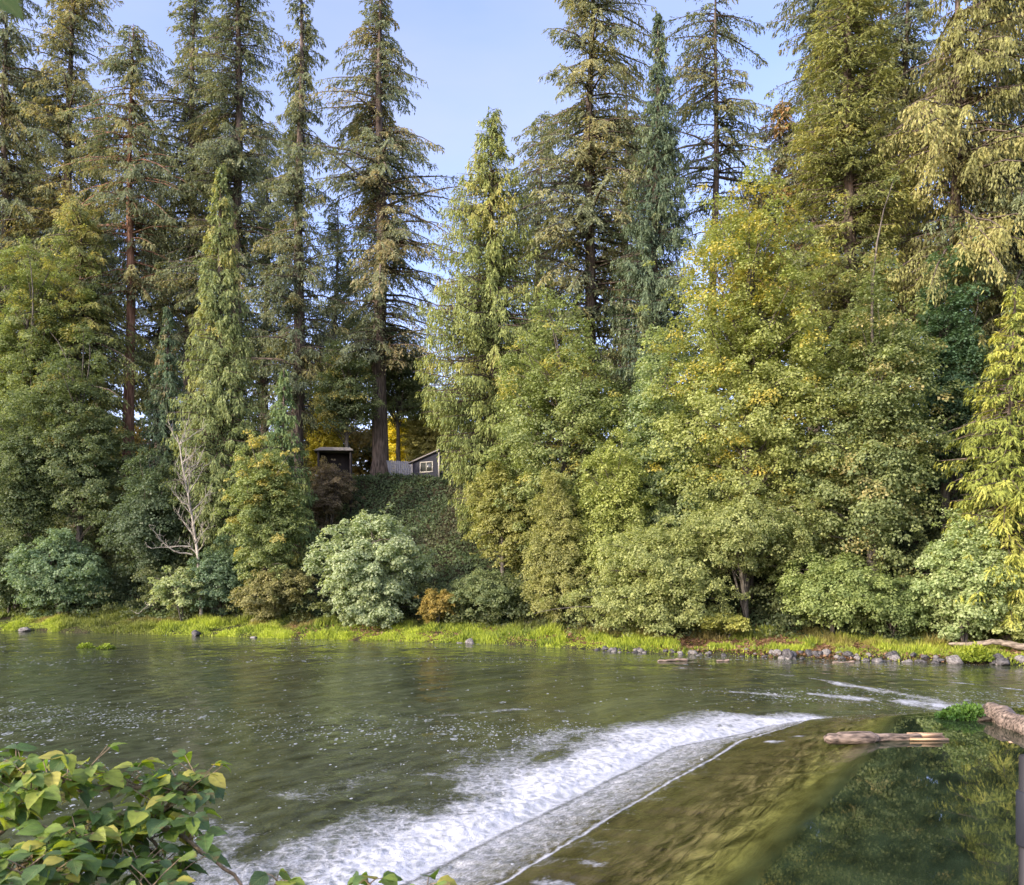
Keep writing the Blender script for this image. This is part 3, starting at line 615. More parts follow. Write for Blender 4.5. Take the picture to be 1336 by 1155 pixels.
add_broad(1290, 12, 420, 48, 'shadowed leafy tree behind the tiers of the bright right hand conifer', 219, ybot=690, **DKSHADE, group=MG)
SG = 'bushes along the far bank'
add_broad(486, 3.4, 664, 74, 'large pale whitish green bush at the shore below the sheds', 231, ybot=812, **{**PALE, 'light': (0.215, 0.245, 0.145), 'dark': (0.075, 0.10, 0.055)}, csz=0.75, leaf=0.27, taper=0.2, stems=5, name='bush', cat='bush', group=SG)
add_broad(238, 3.0, 735, 36, 'small pale leaved bush hanging over the grass by the dead tree', 232, ybot=800, **{**PALE, 'light': (0.23, 0.25, 0.13), 'dark': (0.08, 0.11, 0.05)}, csz=0.5, leaf=0.24, nl=60, stems=4, cover=0.9, name='bush', cat='bush', group=SG)
add_broad(78, 4.2, 690, 66, 'wide dark green bush low at the left by the shaded grass', 233, ybot=800, dark=(0.055, 0.085, 0.05), light=(0.12, 0.16, 0.085), stems=5, name='bush', cat='bush', group=SG, csz=0.8)
add_broad(10, 4.2, 700, 40, 'dark bush at the left edge just above the grass strip', 234, ybot=798, **DKSHADE, stems=4, name='bush', cat='bush', group=SG, csz=0.8)
add_broad(355, 4.2, 735, 46, 'brownish green bush under the small maple with yellow top', 235, ybot=808, dark=(0.06, 0.065, 0.03), light=(0.16, 0.15, 0.06), stems=5, leaf=0.2, name='bush', cat='bush', group=SG, csz=0.6)
add_broad(572, 3.6, 772, 22, 'little orange brown bush between the pale bush and the ivy slope', 236, ybot=812, dark=(0.10, 0.085, 0.025), light=(0.22, 0.17, 0.05), stems=4, leaf=0.16, name='bush', cat='bush', group=SG, csz=0.4)
add_broad(640, 5.5, 742, 62, 'dark blackberry thicket in shade on the lower ivy slope', 237, ybot=808, dark=(0.05, 0.07, 0.035), light=(0.115, 0.135, 0.055), stems=6, leaf=0.18, name='bush', cat='bush', group=SG, csz=0.6)
add_broad(866, 4.0, 690, 108, 'broad olive yellow thicket sprawling over the bank under the great maple', 238, ybot=822, lobes=34, droop=0.8, dark=(0.078, 0.095, 0.036), light=(0.2, 0.215, 0.082), stems=8, leaf=0.18, name='bush', cat='bush', group=SG, csz=0.65)
add_broad(975, 6.0, 640, 92, 'arching light green bush above the black hollow in the bank', 239, ybot=738, lobes=34, droop=0.9, dark=(0.072, 0.09, 0.034), light=(0.185, 0.2, 0.078), stems=8, leaf=0.19, name='bush', cat='bush', group=SG, csz=0.7)
add_broad(1088, 4.4, 722, 76, 'rounded green bush right of the black hollow in the bank', 240, ybot=825, dark=(0.07, 0.095, 0.035), light=(0.17, 0.20, 0.07), stems=6, leaf=0.2, name='bush', cat='bush', group=SG, csz=0.7)
add_broad(950, 3.4, 798, 28, 'small yellowish bush in front of the black hollow in the bank', 241, ybot=825, dark=(0.09, 0.10, 0.03), light=(0.23, 0.23, 0.06), stems=5, leaf=0.16, name='bush', cat='bush', group=SG, csz=0.45)
add_broad(1258, 3.2, 676, 60, 'big fresh green bush with pale leaves below the bright right hand conifer', 242, ybot=832, dark=(0.09, 0.125, 0.05), light=(0.205, 0.235, 0.11), stems=6, leaf=0.22, name='bush', cat='bush', group=SG, csz=0.7)
add_broad(1338, 2.8, 765, 40, 'leafy bush at the right edge over the fallen pale log', 243, ybot=835, dark=(0.09, 0.115, 0.045), light=(0.25, 0.27, 0.10), stems=5, leaf=0.2, name='bush', cat='bush', group=SG, csz=0.6)
add_broad(1165, 4.6, 760, 52, 'low dark green bush in the shade between two brighter bushes', 244, ybot=828, dark=(0.05, 0.075, 0.03), light=(0.12, 0.15, 0.055), stems=5, leaf=0.18, name='bush', cat='bush', group=SG, csz=0.6)
add_broad(290, 5.0, 700, 40, 'deep green bush behind the foot of the dead tree', 245, ybot=800, dark=(0.04, 0.065, 0.04), light=(0.085, 0.12, 0.065), stems=5, leaf=0.2, name='bush', cat='bush', group=SG, csz=0.6)
add_broad(430, 15.0, 600, 40, 'reddish brown tangled thicket under the flat roofed shed', 246, ybot=690, dark=(0.055, 0.04, 0.03), light=(0.12, 0.10, 0.06), stems=8, leaf=0.15, name='bush', cat='bush', group=SG, csz=0.5, cover=0.9)
print('broadleaf', time.time() - T0)

# ------------------------------------------------------------------ far woodland mass behind everything
rng = np.random.default_rng(5)
Kc = 2000
cx = rng.uniform(-85, 80, Kc); cyy = 118 + rng.uniform(-5, 8, Kc) - 0.12 * cx
topz = 37 + 9 * (fbm(cx * 0.09, 0.5, 0, 90, 2) - 0.5) * 2
topz = np.where(np.abs(cx + 12) < 6, 30, topz)
cz = 13 + (topz - 13) * rng.random(Kc) ** 1.1
cx = np.concatenate([cx, rng.uniform(-60, 0, 420)]); cyy = np.concatenate([cyy, rng.uniform(110, 118, 420)]); cz = np.concatenate([cz, rng.uniform(13.5, 23, 420)]); Kc = len(cx)
ci = np.repeat(np.arange(Kc), 110); K = len(ci)
v = nrm(rng.normal(size=(K, 3))); v[:, 2] = np.abs(v[:, 2]) - 0.3
P = np.stack([cx, cyy, cz], -1)[ci] + v * (rng.random(K) ** 0.33 * 2.1)[:, None] * np.array([1, 1, 0.7])
V, Q = kites(P, rng.normal(size=(K, 3)) + [0, 0, -0.6], v + [0, 0, 0.6] + rng.normal(0, 0.4, (K, 3)), 0.5, 0.36)
tm = np.clip(rng.random(Kc)[ci] * 0.7 + rng.normal(0.1, 0.15, K), 0, 1)
c = mixc((0.08, 0.10, 0.06), (0.20, 0.21, 0.10), tm)
gw = (rng.random(Kc) < np.where(np.arange(Kc) < 2000, 0.08, 0.55))[ci][:, None] * 0.7  # low extra clusters: sunlit gold painted into the leaf colour
c = c * (1 - gw) + np.array([0.3, 0.22, 0.06]) * gw
o = mesh('distant_woodland', V, Q, LEAF, col=np.repeat(c, 4, 0)); kind(o, 'stuff')
tag(o, 'distant mass of woodland behind the firs on the bluff', 'woodland')

# ------------------------------------------------------------------ ivy and brambles on the slope
rng = np.random.default_rng(6)
K = 210000
X = rng.uniform(-62, 44, K); S_ = 4.2 + 24 * rng.random(K) ** 0.9
Y = ysh(X) + S_ / 0.95
vis = np.abs(X / Y) < 0.68; X, Y, S_ = X[vis], Y[vis], S_[vis]; K = len(X)
Zt = terr(X, Y)
e = 0.15
gx = (terr(X + e, Y) - terr(X - e, Y)) / (2 * e); gy = (terr(X, Y + e) - terr(X, Y - e)) / (2 * e)
Nt = nrm(np.stack([-gx, -gy, np.ones(K)], -1))
hgt_ = 0.05 + rng.random(K) * 0.35 * (0.4 + 1.2 * fbm(X * 0.7, Y * 0.7, 0, 12))
P = np.stack([X, Y, Zt], -1) + Nt * hgt_[:, None]
N2 = nrm(Nt * 0.9 + [0, 0, 0.4] + rng.normal(0, 0.5, (K, 3)))
D = rng.normal(0, 0.5, (K, 3)) + np.array([0, -0.5, -0.6])
l = rng.uniform(0.12, 0.28, K)
V, Q = kites(P, D, N2, l, l * 0.85, 0.12)
pat = fbm(X * 0.25, Y * 0.25, 0, 14, 3)
c = mixc((0.06, 0.095, 0.045), (0.17, 0.225, 0.095), np.clip((pat - 0.3) * 1.6 + rng.normal(0, 0.2, K) + 0.5 * hgt_, 0, 1))
br = (sstep(0.56, 0.66, fbm(X * 0.2 + 9, Y * 0.2, 0, 15, 2)) * rng.random(K) * 0.7)[:, None]
c = c * (1 - br) + np.array([0.13, 0.095, 0.06]) * br
o = mesh('slope_ivy', V, Q, LEAF, col=np.repeat(c, 4, 0)); kind(o, 'stuff')
tag(o, 'dark green ivy and brambles covering the steep far bank', 'ivy')

# ------------------------------------------------------------------ undergrowth between the trees
rng = np.random.default_rng(8)
Kc = 2600
cx = rng.uniform(-60, 42, Kc); s_ = rng.uniform(3.8, 24, Kc); cyy = ysh(cx) + s_ / 0.95
pc = cx / cyy * F + CX
ok = (np.abs(cx / cyy) < .68) & ~((pc > 400) & (pc < 690) & (s_ > 6)) & (fbm(cx * .3, cyy * .3, 0, 24, 2) > .30) & ~((pc > 915) & (pc < 990) & (s_ < 11)) & ~((pc > 1155) & (pc < 1225) & (s_ > 6) & (s_ < 13))
cx, cyy = cx[ok], cyy[ok]; Kc = len(cx)
czz = terr(cx, cyy) + rng.uniform(.2, 3.2, Kc) * (.4 + fbm(cx * .3, cyy * .3, 0, 25, 2))
ci = np.repeat(np.arange(Kc), 120); K = len(ci)
v = nrm(rng.normal(size=(K, 3))); v[:, 2] = np.abs(v[:, 2]) * 1.2 - .35
P = np.stack([cx, cyy, czz], -1)[ci] + v * (rng.random(K) ** .33 * rng.uniform(.7, 1.3, Kc)[ci])[:, None] * np.array([1, 1, .7])
V, Q = kites(P, rng.normal(0, .6, (K, 3)) + [0, -.2, -.6], nrm(v * .5 + [0, -.2, .6] + rng.normal(0, .4, (K, 3))), .2 * rng.uniform(.6, 1.3, K), .17)
pat = rng.random(Kc)
c = mixc((.06, .085, .04), (.19, .215, .08), np.clip(pat[ci] * .8 + rng.normal(.05, .15, K), 0, 1))
o = mesh('slope_undergrowth', V, Q, LEAF, col=np.repeat(c, 4, 0)); kind(o, 'stuff')
tag(o, 'tangled leafy undergrowth between the trees of the far bank', 'undergrowth')

# ------------------------------------------------------------------ shore grass
rng = np.random.default_rng(7)
K = 240000
X = rng.uniform(-58, 40, K); S_ = rng.random(K) * 5.6 - 0.25
Y = ysh(X) + S_ / 0.95
ok = np.abs(X / Y) < 0.68
pxs = X / Y * F + CX
patch = fbm(X * 0.45, Y * 0.45, 0, 16, 3)
bare = np.interp(pxs, [850, 900, 990, 1060], [0, 0.75, 0.75, 0.15]) * (S_ > 2.2)          # leaf litter patch
stone = np.interp(pxs, [760, 860, 1000, 1336], [0, 0.3, 0.75, 0.85]) * (S_ < 0.75)            # stony waterline on the right
ok &= rng.random(K) > bare
ok &= rng.random(K) > stone
ok &= rng.random(K) < 0.30 + 2.2 * (patch - 0.33)
X, Y, S_, pxs, patch = (a[ok] for a in (X, Y, S_, pxs, patch)); K = len(X)
tall = 0.14 + 0.85 * sstep(.33, .68, fbm(X * 0.7, Y * 0.7, 0, 18, 2)) + 0.40 * sstep(2.5, 4.5, S_)
bl = 0.6 * tall * (0.55 + 0.9 * vn(X * 1.7, Y * 1.7, 0, 23)) * rng.uniform(0.35, 1.0, K) * (0.55 + 0.45 * sstep(-0.2, 0.8, S_))
P = np.stack([X, Y, terr(X, Y) - 0.02], -1)
D = np.stack([rng.normal(0, 0.33, K), rng.normal(-0.1, 0.33, K), np.ones(K)], -1)
N = np.stack([rng.normal(0, 0.7, K), -np.ones(K), rng.normal(0.3, 0.3, K)], -1)
V, Q = kites(P, D, N, bl, rng.uniform(0.04, 0.11, K), 0.1, 0.4)
c = mixc((0.12, 0.18, 0.03), (0.47, 0.54, 0.075), np.clip(rng.normal(0.5, 0.25, K) + 1.3 * (patch - 0.5) + 0.5 * (vn(X * 1.7, Y * 1.7, 0, 23) - .5), 0, 1))
dry = (sstep(0.52, 0.68, fbm(X * 0.3 + 40, Y * 0.3, 0, 19, 3)) * sstep(1.5, 3.5, S_) * 0.9 + 0.25 * (pxs > 1080) * rng.random(K) * (rng.random(K) < .5))[:, None]
c = c * (1 - dry) + np.array([0.30, 0.22, 0.09]) * dry
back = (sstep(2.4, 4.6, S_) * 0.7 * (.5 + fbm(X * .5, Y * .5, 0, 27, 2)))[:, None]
back = np.clip(np.maximum(back, 0.75 * (sstep(60, 95, pxs) * (1 - sstep(185, 225, pxs)))[:, None]), 0, 1)  # left stretch: shade painted into the grass colour
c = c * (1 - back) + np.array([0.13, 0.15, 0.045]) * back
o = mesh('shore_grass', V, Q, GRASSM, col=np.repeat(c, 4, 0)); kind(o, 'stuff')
tag(o, 'bright green grass strip along the far waterline', 'grass')
# fallen leaves on the bare patch
K = 15000
px_ = np.where(rng.random(K) < .55, rng.uniform(855, 1120, K), rng.uniform(380, 1340, K)); X = (px_ - CX) / F * 53.5; Y = ysh(X) + rng.uniform(0.3, 5.5, K); X = (px_ - CX) / F * Y
P = np.stack([X, Y, terr(X, Y) + 0.03 + 0.06 * rng.random(K)], -1)
l = rng.uniform(0.1, 0.24, K)
V, Q = kites(P, np.stack([rng.normal(size=K), rng.normal(size=K), rng.normal(0, .3, K)], -1), np.array([0, -0.3, 1.0]) + rng.normal(0, 0.35, (K, 3)), l, l * 0.8)
c = mixc((0.13, 0.065, 0.035), (0.38, 0.24, 0.14), rng.random(K))
o = mesh('fallen_leaves', V, Q, LEAF, col=np.repeat(c, 4, 0)); kind(o, 'stuff')
tag(o, 'brown fallen leaves on the bank under the great maple', 'leaf litter')
print('ground cover', time.time() - T0)

# ------------------------------------------------------------------ dead tree with bare branches
rng = np.random.default_rng(31)
B = place(264, 3.6); Yd = B[1]; Hd = HC + (HY - 555) * Yd / F - B[2]
t = thing('dead_tree', 'leafless pale dead tree with thin twigs, standing before the dark left slope', 'tree', B)
def limb(p0, d, ln, r, n=7, wob=0.10, up=0.05):
    P = [np.array(p0, float)]; d = nrm(np.array(d, float))
    for _ in range(n):
        d = nrm(d + rng.normal(0, wob, 3) + [0, 0, up]); P.append(P[-1] + d * ln / n)
    return np.array(P), np.linspace(r, max(0.012, r * 0.25), n + 1)
tp, tr_ = limb((0, 0, -0.6), (-0.05, 0, 1), Hd + 0.4, 0.17, 14, 0.05, 0.06)
wood = [tubes(tp, tr_, 7)]; tw = []
for i in range(30):
    k = rng.uniform(0.33, 0.97) * 14; a = int(k); p0 = tp[a] + (tp[min(a + 1, 14)] - tp[a]) * (k - a)
    an = rng.random() * 2 * PI; ln = rng.uniform(1.3, 3.6) * (1.15 - k / 14 * 0.5)
    bp_, br_ = limb(p0, (math.cos(an) * 0.75, math.sin(an) * 0.5, rng.uniform(0.45, 1.2)), ln, 0.055 * rng.uniform(.7, 1.2), 7, 0.12, 0.07)
    wood.append(tubes(bp_, br_, 5))
    for j in range(7):
        q = rng.integers(2, 8); an2 = rng.random() * 2 * PI
        b2_, r2_ = limb(bp_[q], (bp_[q] - bp_[q - 1]) / np.linalg.norm(bp_[q] - bp_[q - 1]) + 0.8 * np.array([math.cos(an2), math.sin(an2), 0.25]), rng.uniform(0.35, 1.2), 0.022, 5, 0.16)
        tw.append(tubes(b2_, r2_, 3))
for (an, hh, ln) in ((-1.0, 0.38, 4.4), (-1.0, 0.2, 5.2), (-0.8, 0.42, 3.2), (1.0, 0.25, 2.6)):
    bp_, br_ = limb(tp[0] + (tp[14] - tp[0]) * hh, (an, -0.25, 0.15 if hh > .3 else -0.05), ln, 0.075, 9, 0.16, 0.0)
    wood.append(tubes(bp_, br_, 5))
    for j in range(12):
        q = rng.integers(3, 10); b2_, r2_ = limb(bp_[q], (rng.normal(), rng.normal(), rng.normal(0.3)), rng.uniform(0.4, 1.1), 0.025, 5, 0.2)
        tw.append(tubes(b2_, r2_, 3))
V, Q = join(wood); mesh('trunk', V, Q, DEADWOOD, t, smooth=True)
V, Q = join(tw); mesh('twigs', V, Q, DEADWOOD, t)['kind'] = 'stuff'

# ------------------------------------------------------------------ cabin, shed and fence on the bluff
def simple(name, c, rough=0.7, spec=0.3):
    m_, nt_, out_ = newmat(name); p_ = nt_.nodes.new('ShaderNodeBsdfPrincipled')
    n_ = nt_.nodes.new('ShaderNodeTexNoise'); n_.inputs['Scale'].default_value = 8; n_.inputs['Detail'].default_value = 5
    r_ = nt_.nodes.new('ShaderNodeValToRGB'); r_.color_ramp.elements[0].color = (*[v * 0.75 for v in c], 1); r_.color_ramp.elements[1].color = (*[min(1, v * 1.2) for v in c], 1)
    nt_.links.new(n_.outputs['Fac'], r_.inputs[0]); nt_.links.new(r_.outputs[0], p_.inputs['Base Color'])
    p_.inputs['Roughness'].default_value = rough; p_.inputs['Specular IOR Level'].default_value = spec; nt_.links.new(p_.outputs[0], out_.inputs[0]); return m_
NAVY = simple('navy_boards', (0.013, 0.015, 0.027)); CREAM = simple('cream_trim', (0.42, 0.40, 0.35)); ROOF = simple('weathered_roof', (0.20, 0.19, 0.18), 0.9)
GLASS = simple('window_glass', (0.05, 0.055, 0.05), 0.08, 0.6); BOARD = simple('grey_boards', (0.24, 0.25, 0.27), 0.9); DARKW = simple('dark_shed_boards', (0.035, 0.03, 0.028), 0.9)
def prism(pts, y0, y1):
    n_ = len(pts); V = [(x, y0, z_) for x, z_ in pts] + [(x, y1, z_) for x, z_ in pts]
    return V, n_
def polymesh(name, V, faces, mat, parent):
    me = bpy.data.meshes.new(name); me.from_pydata([tuple(float(a) for a in v) for v in V], [], faces); me.update(); me.materials.append(mat)
    o = bpy.data.objects.new(name, me); COL.objects.link(o); o.parent = parent; return o
def prismobj(name, pts, y0, y1, mat, parent):
    V, n_ = prism(pts, y0, y1)
    f = [tuple(range(n_)), tuple(range(2 * n_ - 1, n_ - 1, -1))] + [(i, i + n_, (i + 1) % n_ + n_, (i + 1) % n_) for i in range(n_)]
    return polymesh(name, V, f, mat, parent)
YB = 84.5
c0 = at(573, 618, YB); gz = float(terr(c0[:1], c0[1:2])[0]); zb_ = min(gz, c0[2]) - 0.3
cab = thing('cabin', 'small dark navy cabin with cream window frames and a sloping roof on the bluff', 'cabin', (c0[0], c0[1], zb_), rz=math.radians(-33))
up = c0[2] - zb_                                   # visible ground line above the base
W_, D_, hr, hl = 3.55, 3.4, up + 2.25, up + 1.25
prismobj('wall', [(-W_, 0), (0, 0), (0, hr), (-W_, hl)], 0, D_, NAVY, cab)
sl2 = (hr - hl) / W_
prismobj('roof', [(-W_ - .3, hl - .3 * sl2 + .01), (.22, hr + .22 * sl2 + .01), (.22, hr + .22 * sl2 + .13), (-W_ - .3, hl - .3 * sl2 + .13)], -0.3, D_ + .3, ROOF, cab)
def winfront(parent, x0, x1, z0, z1, mull):
    parts = [boxm(x0, x1, -.06, -.003, z0, z0 + .1), boxm(x0, x1, -.06, -.003, z1 - .1, z1), boxm(x0, x0 + .1, -.06, -.003, z0 + .1, z1 - .1), boxm(x1 - .1, x1, -.06, -.003, z0 + .1, z1 - .1)]
    for k in range(1, mull): xm = x0 + (x1 - x0) * k / mull; parts.append(boxm(xm - .035, xm + .035, -.055, -.003, z0 + .1, z1 - .1))
    V, Q = join(parts); f = mesh('window', V, Q, CREAM, parent); V, Q = boxm(x0 + .1, x1 - .1, -.03, -.004, z0 + .1, z1 - .1); mesh('pane', V, Q, GLASS, f)
winfront(cab, -2.45, -.78, up + .2, up + 1.3, 2)
for y0 in (0.35, 1.35, 2.35):
    y1 = y0 + .8
    for z0, z1 in ((up + .15, up + 1.05), (up + 1.25, up + 1.95)):
        V, Q = join([boxm(.003, .06, y0, y1, z0, z0 + .09), boxm(.003, .06, y0, y1, z1 - .09, z1), boxm(.003, .06, y0, y0 + .09, z0 + .09, z1 - .09), boxm(.003, .06, y1 - .09, y1, z0 + .09, z1 - .09)])
        f = mesh('window', V, Q, CREAM, cab); V, Q = boxm(.004, .03, y0 + .09, y1 - .09, z0 + .09, z1 - .09); mesh('pane', V, Q, GLASS, f)
for bx_ in (boxm(-.12, .03, -.03, .12, 0.0, hr - .06), boxm(-W_ - .03, -W_ + .1, -.028, .1, 0.0, hl - .02)): mesh('corner_trim', *bx_, CREAM, cab)
c1 = at(437, 618, 82.0); gz = float(terr(c1[:1], c1[1:2])[0]); zb_ = min(gz, c1[2]) - .3; up = c1[2] - zb_
shd = thing('shed', 'dark open fronted shed with a flat pale roof, left of the thick fir trunk', 'shed', (c1[0], c1[1], zb_), rz=math.radians(8))
V, Q = join([boxm(-1.6, 1.6, 1.2, 1.35, 0, up + 2.1), boxm(-1.6, -1.45, 0, 1.2, 0, up + 2.1), boxm(1.45, 1.6, 0, 1.2, 0, up + 2.1)]); mesh('wall', V, Q, DARKW, shd)
V, Q = join([boxm(-1.6, -1.45, -.9, -.75, 0, up + 2.0), boxm(1.45, 1.6, -.9, -.75, 0, up + 2.0)]); mesh('post', V, Q, DARKW, shd)
prismobj('roof', [(-1.95, up + 2.1), (1.85, up + 2.15), (1.5, up + 2.42), (-1.3, up + 2.42)], -1.1, 1.6, ROOF, shd)
c2 = at(519, 617, 88.0); gz = float(terr(c2[:1], c2[1:2])[0])
fn = thing('board_fence', 'weathered grey board fence between the thick fir trunk and the cabin', 'fence', (c2[0], c2[1], gz - .2), rz=math.radians(-6))
up = c2[2] - gz + .2; bs = []
for k in range(18):
    x = -1.7 + k * .2; bs.append(boxm(x, x + .18, 0, .03, 0, up + 1.35 - .012 * k + .03 * math.sin(k * 1.7)))
V, Q = join(bs); mesh('boards', V, Q, BOARD, fn)
V, Q = join([boxm(-1.7, 1.9, .033, .1, up + .3, up + .4), boxm(-1.7, 1.9, .033, .1, up + .9, up + 1.0)]); mesh('rails', V, Q, BOARD, fn)

# ------------------------------------------------------------------ rocks
def rockdata(seed, flat=0.6):
    import bmesh
    bm = bmesh.new(); bmesh.ops.create_icosphere(bm, subdivisions=3, radius=1.0)
    V = np.array([v.co[:] for v in bm.verts]); T = np.array([[v.index for v in f.verts] for f in bm.faces]); bm.free()
    r_ = np.random.default_rng(seed)
    for _ in range(9):                                  # chop flat facets off the ball
        d = nrm(r_.normal(size=3)); h = r_.uniform(0.5, 0.85); k = V @ d; V = V - np.maximum(k - h, 0)[:, None] * d
    V = V * (0.85 + 0.35 * fbm(V[:, 0] * 1.6 + 9, V[:, 1] * 1.6 + 9, V[:, 2] * 1.6, seed, 3))[:, None]
    V *= np.array([1.0, r_.uniform(.7, .9), flat * r_.uniform(.8, 1.2)]); return V, T
def rock(name, seed, mat, flat=0.6):
    V, T = rockdata(seed, flat); return mesh(name, V, None, mat, T=T)
def setrock(o, X, Y, z_, s, rz): o.location = (float(X), float(Y), float(z_)); o.scale = (s, s, s); o.rotation_euler = (0, 0, rz)
def put(px, py, size_px, label, seed, mat=ROCKM, flat=0.6, cat='rock', name='rock', zz=0.0):
    Xr, Y, _ = place(px, -0.15); o = rock(name, seed, mat, flat); setrock(o, Xr, Y, zz, size_px / 2 * Y / F, seed * 1.3); return tag(o, label, cat)
put(614, 838, 18, 'lone grey boulder at the grassy waterline near the centre', 301, ROCKPALE, 0.65, 'boulder', 'boulder', 0.06)
put(600, 839, 11, 'flat pale stone touching the left side of the lone grey boulder', 302, ROCKPALE, 0.35)
put(256, 826, 17, 'dark rock in the bright grass at the water, left part of the shore', 303, ROCKM, 0.6, zz=0.1)
put(330, 829, 20, 'flat grey stone at the waterline below the small yellow topped maple', 304, ROCKPALE, 0.3, zz=-.04)
put(34, 823, 18, 'whitish flat rock at the waterline near the left edge', 305, ROCKPALE, 0.35, zz=0.1)
put(1027, 858, 22, 'biggest dark rock of the stony waterline, right of centre', 306, ROCKM, 0.85, zz=0.2)
put(1247, 862, 22, 'large grey rock on the stony shore left of the bright green tuft', 307, ROCKPALE, 0.75, zz=0.2)
put(1308, 866, 22, 'large brown grey rock on the shore near the right edge', 308, ROCKM, 0.6, zz=0.15)
rng = np.random.default_rng(41)
protos = [rock('shore_rock', 310 + k, ROCKM if k < 4 else ROCKPALE, 0.65) for k in range(6)]
for i in range(130):
    px_ = rng.uniform(780, 1345) if i > 14 else rng.uniform(780, 845)
    if 850 < px_ < 900 and rng.random() < .5: continue
    k = (px_ - CX) / F; Y = 50.0
    s_ = rng.uniform(-0.35, 0.65) if px_ > 950 else rng.uniform(-.3, .2)
    for _ in range(30): Y = 0.5 * Y + 0.5 * (float(ysh(k * Y)) + s_)
    src = protos[i % 6]
    o = src if i < 6 else src.copy()
    if i >= 6: COL.objects.link(o)
    sz = rng.uniform(0.10, 0.30) * (1.25 if px_ > 990 else 0.85)
    setrock(o, k * Y, Y, float(terr(np.array([k * Y]), np.array([Y]))[0]) + sz * 0.25, sz, rng.random() * 6.3)
    tag(o, 'one of the small dark stones lining the grassy waterline right of centre', 'rock', 'stones along the waterline')

# ------------------------------------------------------------------ drift logs
def log(name, label, p0, p1, r0, r1, mat, seed, cat='log', sag=0.0, knots=0.15, k=14, n=26):
    p0, p1 = np.array(p0, float), np.array(p1, float); ln = np.linalg.norm(p1 - p0)
    t = thing(name, label, cat, p0)
    u = np.linspace(0, 1, n)[:, None]; P = (p1 - p0) * u; P[:, 2] += sag * np.sin(u[:, 0] * PI)
    r_ = np.random.default_rng(seed); P += np.cumsum(r_.normal(0, 0.006 * ln, (n, 3)), 0) * np.sin(u * PI)
    RR = (r0 + (r1 - r0) * u[:, 0]); RR[0] *= .55; RR[-1] *= .75
    P = np.concatenate([P[:1] - (P[1] - P[0]) * .12, P, P[-1:] + (P[-1] - P[-2]) * .12]); RR = np.concatenate([[.005], RR, [.005]])
    V, Q = tubes(P, RR, k)
    ax = np.repeat(P, k, 0); off = V - ax
    V = ax + off * (1 - knots + 2 * knots * fbm(V[:, 0] * 2.2 + 9, V[:, 1] * 2.2, V[:, 2] * 4, seed, 3))[:, None]
    mesh('bark', V, Q, mat, t, smooth=True)
    return t, P
# the log lying across the crest of the weir
zc = 1.06
a0 = at(1076, 966, 0) ; Yl = F * (HC - zc) / (964 - HY)
A0 = np.array([(1076 - CX) / F * Yl, Yl, zc]); A1 = np.array([(1204 - CX) / F * Yl, Yl + .12, zc + .02])
lg, LP = log('drift_log', 'broken brown log with a splintered orange end lying across the weir crest', A0, A1, 0.145, 0.115, LOGM, 51, knots=.22)
thick, _ = tubes(np.array([[0.05, 0, 0], [.4, 0, .02], [1.0, 0, .02], [1.28, 0, .02], [1.45, 0, .02]]), np.array([.03, .165, .19, .17, .08]), 14)
_, tq = tubes(np.array([[0.05, 0, 0], [.4, 0, .02], [1.0, 0, .02], [1.28, 0, .02], [1.45, 0, .02]]), np.array([.03, .165, .19, .17, .08]), 14)
thick = thick * 1.0; thick[:, 2] += 0.05 * (fbm(thick[:, 0] * 4, thick[:, 1] * 4, thick[:, 2] * 4, 3) - .5)
mesh('root_end', thick, tq, LOGM, lg, smooth=True)
rng = np.random.default_rng(52); sp_ = []
e0 = A1 - A0
for k in range(9):
    y_ = rng.uniform(-.09, .09); z_ = rng.uniform(-.07, .09); x1 = e0[0] + rng.uniform(.45, .74) ; w2 = rng.uniform(.02, .05); h2 = rng.uniform(.02, .045)
    V, Q = boxm(e0[0] - .35, x1, e0[1] + y_ - w2, e0[1] + y_ + w2, e0[2] + z_ - h2, e0[2] + z_ + h2)
    V[1::2, 1] = e0[1] + y_ + (V[1::2, 1] - e0[1] - y_) * rng.uniform(.3, 1); V[1::2, 2] += rng.normal(0, .012); sp_.append((V, Q))
V, Q = join(sp_); mesh('splintered_end', V, Q, SPLIT, lg)
# big weathered log and plants where the crest meets the bank on the right
Ys = 25.9
S0 = at(1289, 926, Ys + .5); S0[2] = 1.18; S1 = at(1352, 946, Ys - 2.2); S1[2] = 1.05
log('stump_log', 'thick weathered grey brown log end at the right edge beside the green plants', S0, S1, 0.30, 0.36, LOGM, 53, knots=.25)
log('drift_stick', 'short bare orange brown branch poking from the pool at the right edge', at(1316, 968, 22.9), at(1345, 984, 22.4), .035, .06, SPLIT, 54)
q0 = place(1238, 2.4); q1 = place(1350, 1.6); q0[2] += .42; q1[2] += .30
FALLEN = noisemat('weathered_trunk', (0.13, 0.105, 0.08), (0.36, 0.30, 0.235), (2, 8, 8), bump=0.6, bdist=0.03)
log('fallen_log', 'long bleached fallen log sloping down the bank at the right edge', q0, q1, 0.10, 0.22, FALLEN, 55, knots=.1)
for px0, px1, py, lab, sd in ((858, 898, 863, 'thin dark sunken branch lying in the water, leftmost of three near the stones', 56), (935, 952, 863, 'short dark snag in the water, middle one of three near the stones', 57), (1086, 1116, 865, 'dark flat drift plank at the stony waterline, rightmost of three', 58)):
    Y = F * HC / (py - HY); log('sunken_branch', lab, ((px0 - CX) / F * Y, Y, .03), ((px1 - CX) / F * Y, Y + .1, .05), .06, .09, LOGM, sd, 'driftwood')
Y = F * HC / (846 - HY); X = (820 - CX) / F * Y
log('leaning_snag', 'little grey driftwood snag leaning up from the stones at the grass edge', (X, Y, .05), (X + .35, Y + .1, .75), .17, .07, LOGPALE, 59, 'driftwood', knots=.3)

